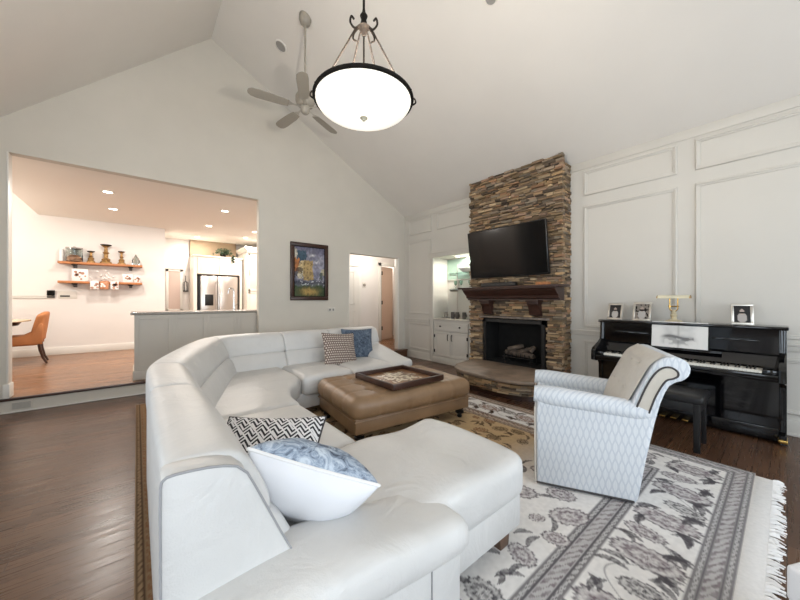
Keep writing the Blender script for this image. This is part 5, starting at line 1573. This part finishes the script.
struct('wall_soffit', b, plain('taupe_niche', (150, 130, 106), .8), smooth=False)
pl = thing('trailing_plant', 'dark green leafy plant on top of the cabinet above the fridge', 'plant', (1.86, 10.05, 2.46))
b = MB(); b.lathe([(0, 0), (.06, 0), (.08, .09), (.072, .09), (0, .08)], (1.86, 10.05, 2.46), 14); pt('pot', b, M['bronze'], pl)
b = MB(); rs = random.Random(4)
for k in range(150):
    a = rs.uniform(0, 2 * PI); e = rs.uniform(-.1, 1.2); r_ = rs.uniform(.06, .22)
    c = Vector((1.86 + math.cos(a) * r_ * math.cos(e) * 1.25, 10.02 + math.sin(a) * r_ * math.cos(e) * .7, 2.55 + math.sin(e) * r_ * .75))
    d = Vector((rs.uniform(-1, 1), rs.uniform(-1, 1), rs.uniform(-.6, .6))).normalized(); s_ = d.orthogonal().normalized()
    L2 = rs.uniform(.03, .055); w2 = L2 * .45; nn = d.cross(s_)
    p = [c - d * L2, c + s_ * w2 + nn * .006, c + d * L2, c - s_ * w2 + nn * .006]
    b.bm.faces.new([b.bm.verts.new(v) for v in p])
for k in range(16):
    dz = k * .012
    c = Vector((2.07 + .02 * math.sin(k), 9.85, 2.50 - dz)); 
    b.bm.faces.new([b.bm.verts.new(c + Vector(v)) for v in [(-.035, 0, 0), (0, -.02, .018), (.035, 0, 0), (0, -.01, -.018)]])
pt('leaves', b, M['green'], pl, smooth=False)
wl = thing('wall_lantern', 'dark metal lantern hanging on the white wall left of the fridge', 'lantern', (1.04, 10.66, 1.5))
b = MB(); b.tube(catmull_3([(1.04, 10.68, 1.93), (1.04, 10.62, 1.94), (1.04, 10.60, 1.88), (1.04, 10.61, 1.80)], 5), .007, 8); pt('hook', b, M['black'], wl)
b = MB()
for k in range(6):
    a = 2 * PI * k / 6; b.tube([(1.04 + .055 * math.cos(a), 10.61 + .055 * math.sin(a), 1.53), (1.04 + .06 * math.cos(a), 10.61 + .06 * math.sin(a), 1.74), (1.04, 10.61, 1.80)], .005, 6)
b.lathe([(0, .0), (.06, .0), (.065, .03), (0, .03)], (1.04, 10.61, 1.50), 12); pt('cage', b, M['black'], wl)
b = MB(); b.lathe([(0, 0), (.022, 0), (.022, .12), (0, .12)], (1.04, 10.61, 1.53), 12); pt('candle', b, M['paper'], wl)
kd = MB(); kd.box(.66, .92, 10.685, 10.70, 1.02, 2.05); o = struct('window_kitchen', kd, plain('blind_pinkish', (206, 184, 172), .6), smooth=False)
b = MB()
for (a, c, e, f) in [(.60, .66, .96, 2.12), (.92, .98, .96, 2.12), (.60, .98, 2.05, 2.12), (.60, .98, .96, 1.02)]: b.box(a, c, 10.67, 10.70, e, f, bev=.003)
b.box(.58, 1.0, 10.65, 10.70, 2.11, 2.16, bev=.004); struct('trim_kitchen_window', b, M['white'])

# dining chair and table
dc = thing('dining_chair', 'camel brown upholstered dining chair with dark curved legs at the dining table', 'chair', (-1.52, 8.42, KZ), (0, 0, R(96)))
# local: front +y, width x
b = MB()
def back_fn(x, y, z):
    k = (z - .48) / .42
    y2 = y - .035 * max(0, k) - .02 * max(0, k) ** 2 + .10 * (abs(x) / .25) ** 2.2 * (1 - .3 * max(0, k))
    return (x * (1 + .04 * k), y2, z - .06 * (abs(x) / .25) ** 3 * max(0, k))
b.cushion(-.25, .25, -.26, -.17, .40, .90, r=.035, puff=(0, .01, 0), n=14, fn=back_fn); b.build('backrest', M['orange'], dc, local=True)
for s in (-1, 1):
    b = MB(); b.prism([(.18, .34), (.18, .455), (.02, .48), (-.12, .56), (-.19, .70), (-.24, .70), (-.23, .34)], 'x', min(s * .25, s * .215), max(s * .25, s * .215), bev=.012); b.build('side_wing', M['orange'], dc, local=True, angle=50)
b = MB(); b.cushion(-.235, .235, -.22, .26, .33, .48, r=.04, puff=(0, 0, .015), n=12); b.build('seat', M['orange'], dc, local=True)
for (x, y, dy) in [(-.2, -.19, -.09), (.2, -.19, -.09), (-.2, .21, .02), (.2, .21, .02)]:
    b = MB(); P = [(x, y, .36), (x, y + dy * .15, .24), (x, y + dy * .5, .10), (x, y + dy, 0)]
    b.tube(P, [.024, .022, .018, .014], 8); b.build('leg', M['darkwood'], dc, local=True)
dt = thing('dining_table', 'round stone topped dining table half hidden by the left edge of the opening', 'table', (-2.0, 8.3, KZ))
b = MB(); b.lathe([(0, .735), (.56, .735), (.58, .74), (.585, .752), (.58, .765), (0, .768)], (-2.0, 8.3, KZ), 48); pt('table_top', b, plain('travertine', (214, 196, 164), .25, var=.1, scale=6), dt)
b = MB(); b.lathe([(0, .67), (.44, .67), (.48, .73), (0, .734)], (-2.0, 8.3, KZ), 40); pt('apron', b, M['darkwood'], dt)
b = MB(); b.lathe([(0, 0), (.30, 0), (.28, .04), (.10, .10), (.08, .40), (.12, .67), (0, .67)], (-2.0, 8.3, KZ), 28); pt('pedestal', b, M['darkwood'], dt)

# wall shelves and what stands on them
shl = ['upper rustic wooden wall shelf in the dining room', 'lower rustic wooden wall shelf in the dining room']
SZ = [2.045, 1.655]
for z, lab in zip(SZ, shl):
    s = thing('wall_shelf', lab, 'shelf', (-.56, SY, z - .05), group='wooden wall shelves')
    b = MB(); b.box(-1.21, .09, 9.13, SY - .001, z - .045, z, bev=.006); pt('board', b, M['shelfwood'], s)
    for x in (-.98, -.11):
        b = MB(); b.prism([(SY, z - .045), (9.16, z - .045), (9.16, z - .056), (SY - .03, z - .12), (SY, z - .12)], 'x', x - .025, x + .025); b.tube([(x - .04, 9.2, z - .055), (x, 9.17, z - .075), (x + .04, 9.2, z - .055)], .012, 6); pt('bracket', b, M['black'], s)
def on_shelf(name, label, cat, x, z, parts, group=None, y=9.22):
    t = thing(name, label, cat, (x, y, z), group=group)
    for (pn_, bb, mm) in parts: bb.build(pn_, mm, t, local=True)
    return t
def lt(prof, n=16, c=(0, 0, 0)):
    b = MB(); b.lathe(prof, c, n); return b
def candlestick(h):
    return lt([(0, 0), (.085, 0), (.085, .02), (.05, .05), (.06, .08), (.03, .11), (.024, h * .5), (.045, h * .55), (.026, h * .6), (.022, h * .82), (.05, h * .9), (.075, h * .97), (.075, h), (0, h)])
Z = SZ[0]
on_shelf('glass_canister', 'wide glass container of rust coloured pieces on the left part of the upper shelf', 'jar', -.985, Z + .001, [
    ('canister', lt([(0, 0), (.12, 0), (.125, .01), (.125, .26), (.119, .26), (.119, .012), (0, .012)], 20), M['glass']),
    ('filling', lt([(0, .014), (.116, .014), (.116, .09), (.06, .14), (0, .15)], 20), M['copper']),
    ('lid', lt([(0, .262), (.128, .262), (.128, .285), (.02, .29), (.02, .31), (0, .31)], 20), M['granite'])])
on_shelf('white_jar', 'narrow pale jar at the left end of the upper shelf beside the glass container', 'jar', -1.17, Z + .001, [('jar', lt([(0, 0), (.03, 0), (.035, .02), (.035, .22), (.02, .25), (0, .25)]), M['paper'])], y=9.27)
cl = ['short aged metal candlestick left of the tall one on the upper shelf', 'tallest aged metal candlestick in the middle of the upper shelf', 'medium aged metal candlestick right of the tall one on the upper shelf']
for (x, h_, w_, lab) in [(-.74, .24, .8, cl[0]), (-.51, .40, 1.15, cl[1]), (-.26, .28, .8, cl[2])]:
    b = MB(); b.lathe([(r_ * w_, z_) for r_, z_ in [(0, 0), (.085, 0), (.085, .02), (.055, .05), (.065, .09), (.03, .12), (.028, h_ * .5), (.05, h_ * .56), (.028, h_ * .62), (.024, h_ * .84), (.06, h_ * .92), (0, h_ * .94)]], (0, 0, 0), 16)
    c2 = MB(); c2.lathe([(r_ * w_, z_) for r_, z_ in [(0, h_ * .92), (.06, h_ * .92), (.08, h_ * .98), (.08, h_), (0, h_)]], (0, 0, 0), 16)
    on_shelf('candlestick', lab, 'candlestick', x, Z + .001, [('stem', b, M['candle']), ('cup', c2, M['black'])], group='candlesticks on the upper shelf')
b = MB()
for k in range(6):
    a = 2 * PI * k / 6; b.tube([(.07 * math.cos(a), .07 * math.sin(a), 0), (.075 * math.cos(a), .075 * math.sin(a), .10), (.0, 0, .24)], .004, 5)
on_shelf('glass_terrarium', 'small clear pointed glass terrarium at the right end of the upper shelf', 'terrarium', -.02, Z + .001, [('wire_frame', b, M['silver']), ('glass_cone', lt([(0, 0), (.068, 0), (.07, .10), (0, .235), (0, .22), (.064, .098), (.062, .006), (0, .006)], 6), M['glass'])])
Z = SZ[1]
def plate_parts(w, h, mm, spots, seed):
    b = MB(); b.box(-w / 2, w / 2, -.012, .012, 0, h, bev=.006)
    p = [('board', b, mm)]
    rs_ = random.Random(seed); c = MB()
    for k in range(spots):
        x, z = rs_.uniform(-w * .36, w * .36), rs_.uniform(h * .15, h * .85); r_ = rs_.uniform(.014, .03)
        c.prism([(x + r_ * math.cos(t * PI / 4) * rs_.uniform(.7, 1.2), z + r_ * math.sin(t * PI / 4)) for t in range(8)], 'y', -.0145, -.0118)
    p.append(('painted_motif', c, M['redbrown']))
    return p
on_shelf('ceramic_tile', 'square white tile with brown motif leaning at the left of the lower shelf', 'tile', -.90, Z + .001, plate_parts(.24, .25, M['paper'], 9, 1))
on_shelf('small_tile', 'small white block with brown motif near the right end of the lower shelf', 'tile', -.16, Z + .001, plate_parts(.17, .18, M['paper'], 5, 3))
on_shelf('small_tile', 'smallest brown and white block at the right end of the lower shelf', 'tile', .0, Z + .001, plate_parts(.10, .15, M['paper'], 4, 5))
b = MB(); rs = random.Random(9)
for k in range(26):
    a = rs.uniform(.15, PI - .15); r_ = rs.uniform(.02, .2); x, z = r_ * math.cos(a) * 1.15, .03 + r_ * math.sin(a)
    b.lathe([(0, -.022), (.02, -.01), (.022, .008), (0, .022)], (x, rs.uniform(-.03, .03), z + .02), 8)
on_shelf('shell_cluster', 'fan shaped cluster of pale shells in the middle of the lower shelf', 'ornament', -.52, Z + .001, [('shells', b, M['paper']), ('stand', lt([(0, 0), (.06, 0), (.06, .02), (0, .03)]), M['redbrown'])])
fl = ['white tag with brown print, left of the three hanging on the lower shelf edge', 'brown patterned tag in the middle of the three on the lower shelf edge', 'white and brown tag, right of the three hanging on the lower shelf edge']
for i, (x, mm, n_) in enumerate([(-.68, M['paper'], 5), (-.53, M['copper'], 4), (-.37, M['paper'], 9)]):
    t = thing('hanging_tag', fl[i], 'tag', (x, 9.118, Z - .16), group='tags hanging from the lower shelf edge')
    for (pn_, bb, m2) in plate_parts(.13, .17, mm, n_, 20 + i): bb.build(pn_, m2 if pn_ == 'board' or mm is M['paper'] else M['paper'], t, local=True)
    b = MB(); b.tube([(-.04, 0, .165), (-.04, .02, .185), (-.04, .06, .185)], .004, 6); b.build('hook', M['black'], t, local=True)
kp = thing('security_keypad', 'black screened keypad panel on the dining wall below the shelves', 'keypad', (-1.32, SY, 1.37))
b = MB(); b.box(-1.38, -1.27, SY - .03, SY, 1.315, 1.465, bev=.006); pt('housing', b, M['black'], kp)
b = MB(); b.box(-1.372, -1.278, SY - .032, SY - .03, 1.35, 1.455); pt('screen', b, M['screen'], kp, smooth=False)
tp = thing('switch_plate', 'wide white switch plate beside the black keypad on the dining wall', 'light switch', (-1.1, SY, 1.35))
b = MB(); b.box(-1.225, -.96, SY - .01, SY, 1.30, 1.45, bev=.004); pt('plate', b, M['plasticwhite'], tp)
b = MB(); b.box(-1.20, -1.06, SY - .016, SY - .01, 1.335, 1.365, bev=.002); pt('display_slot', b, M['black'], tp)
hk = thing('hall_thermostat', 'small round thermostat on the white hall wall', 'thermostat', (4.56, HY, 1.66))
b = MB(); b.lathe([(0, .03), (.035, .028), (.04, .0)], (0, 0, 0), 18); bmesh.ops.rotate(b.bm, verts=b.bm.verts[:], matrix=Matrix.Rotation(PI / 2, 3, 'X')); b.build('dial', M['granite'], hk, local=True)
b = MB(); b.box(-.055, .055, -.010, 0, -.07, .07, bev=.004); b.build('base_plate', M['plasticwhite'], hk, local=True)
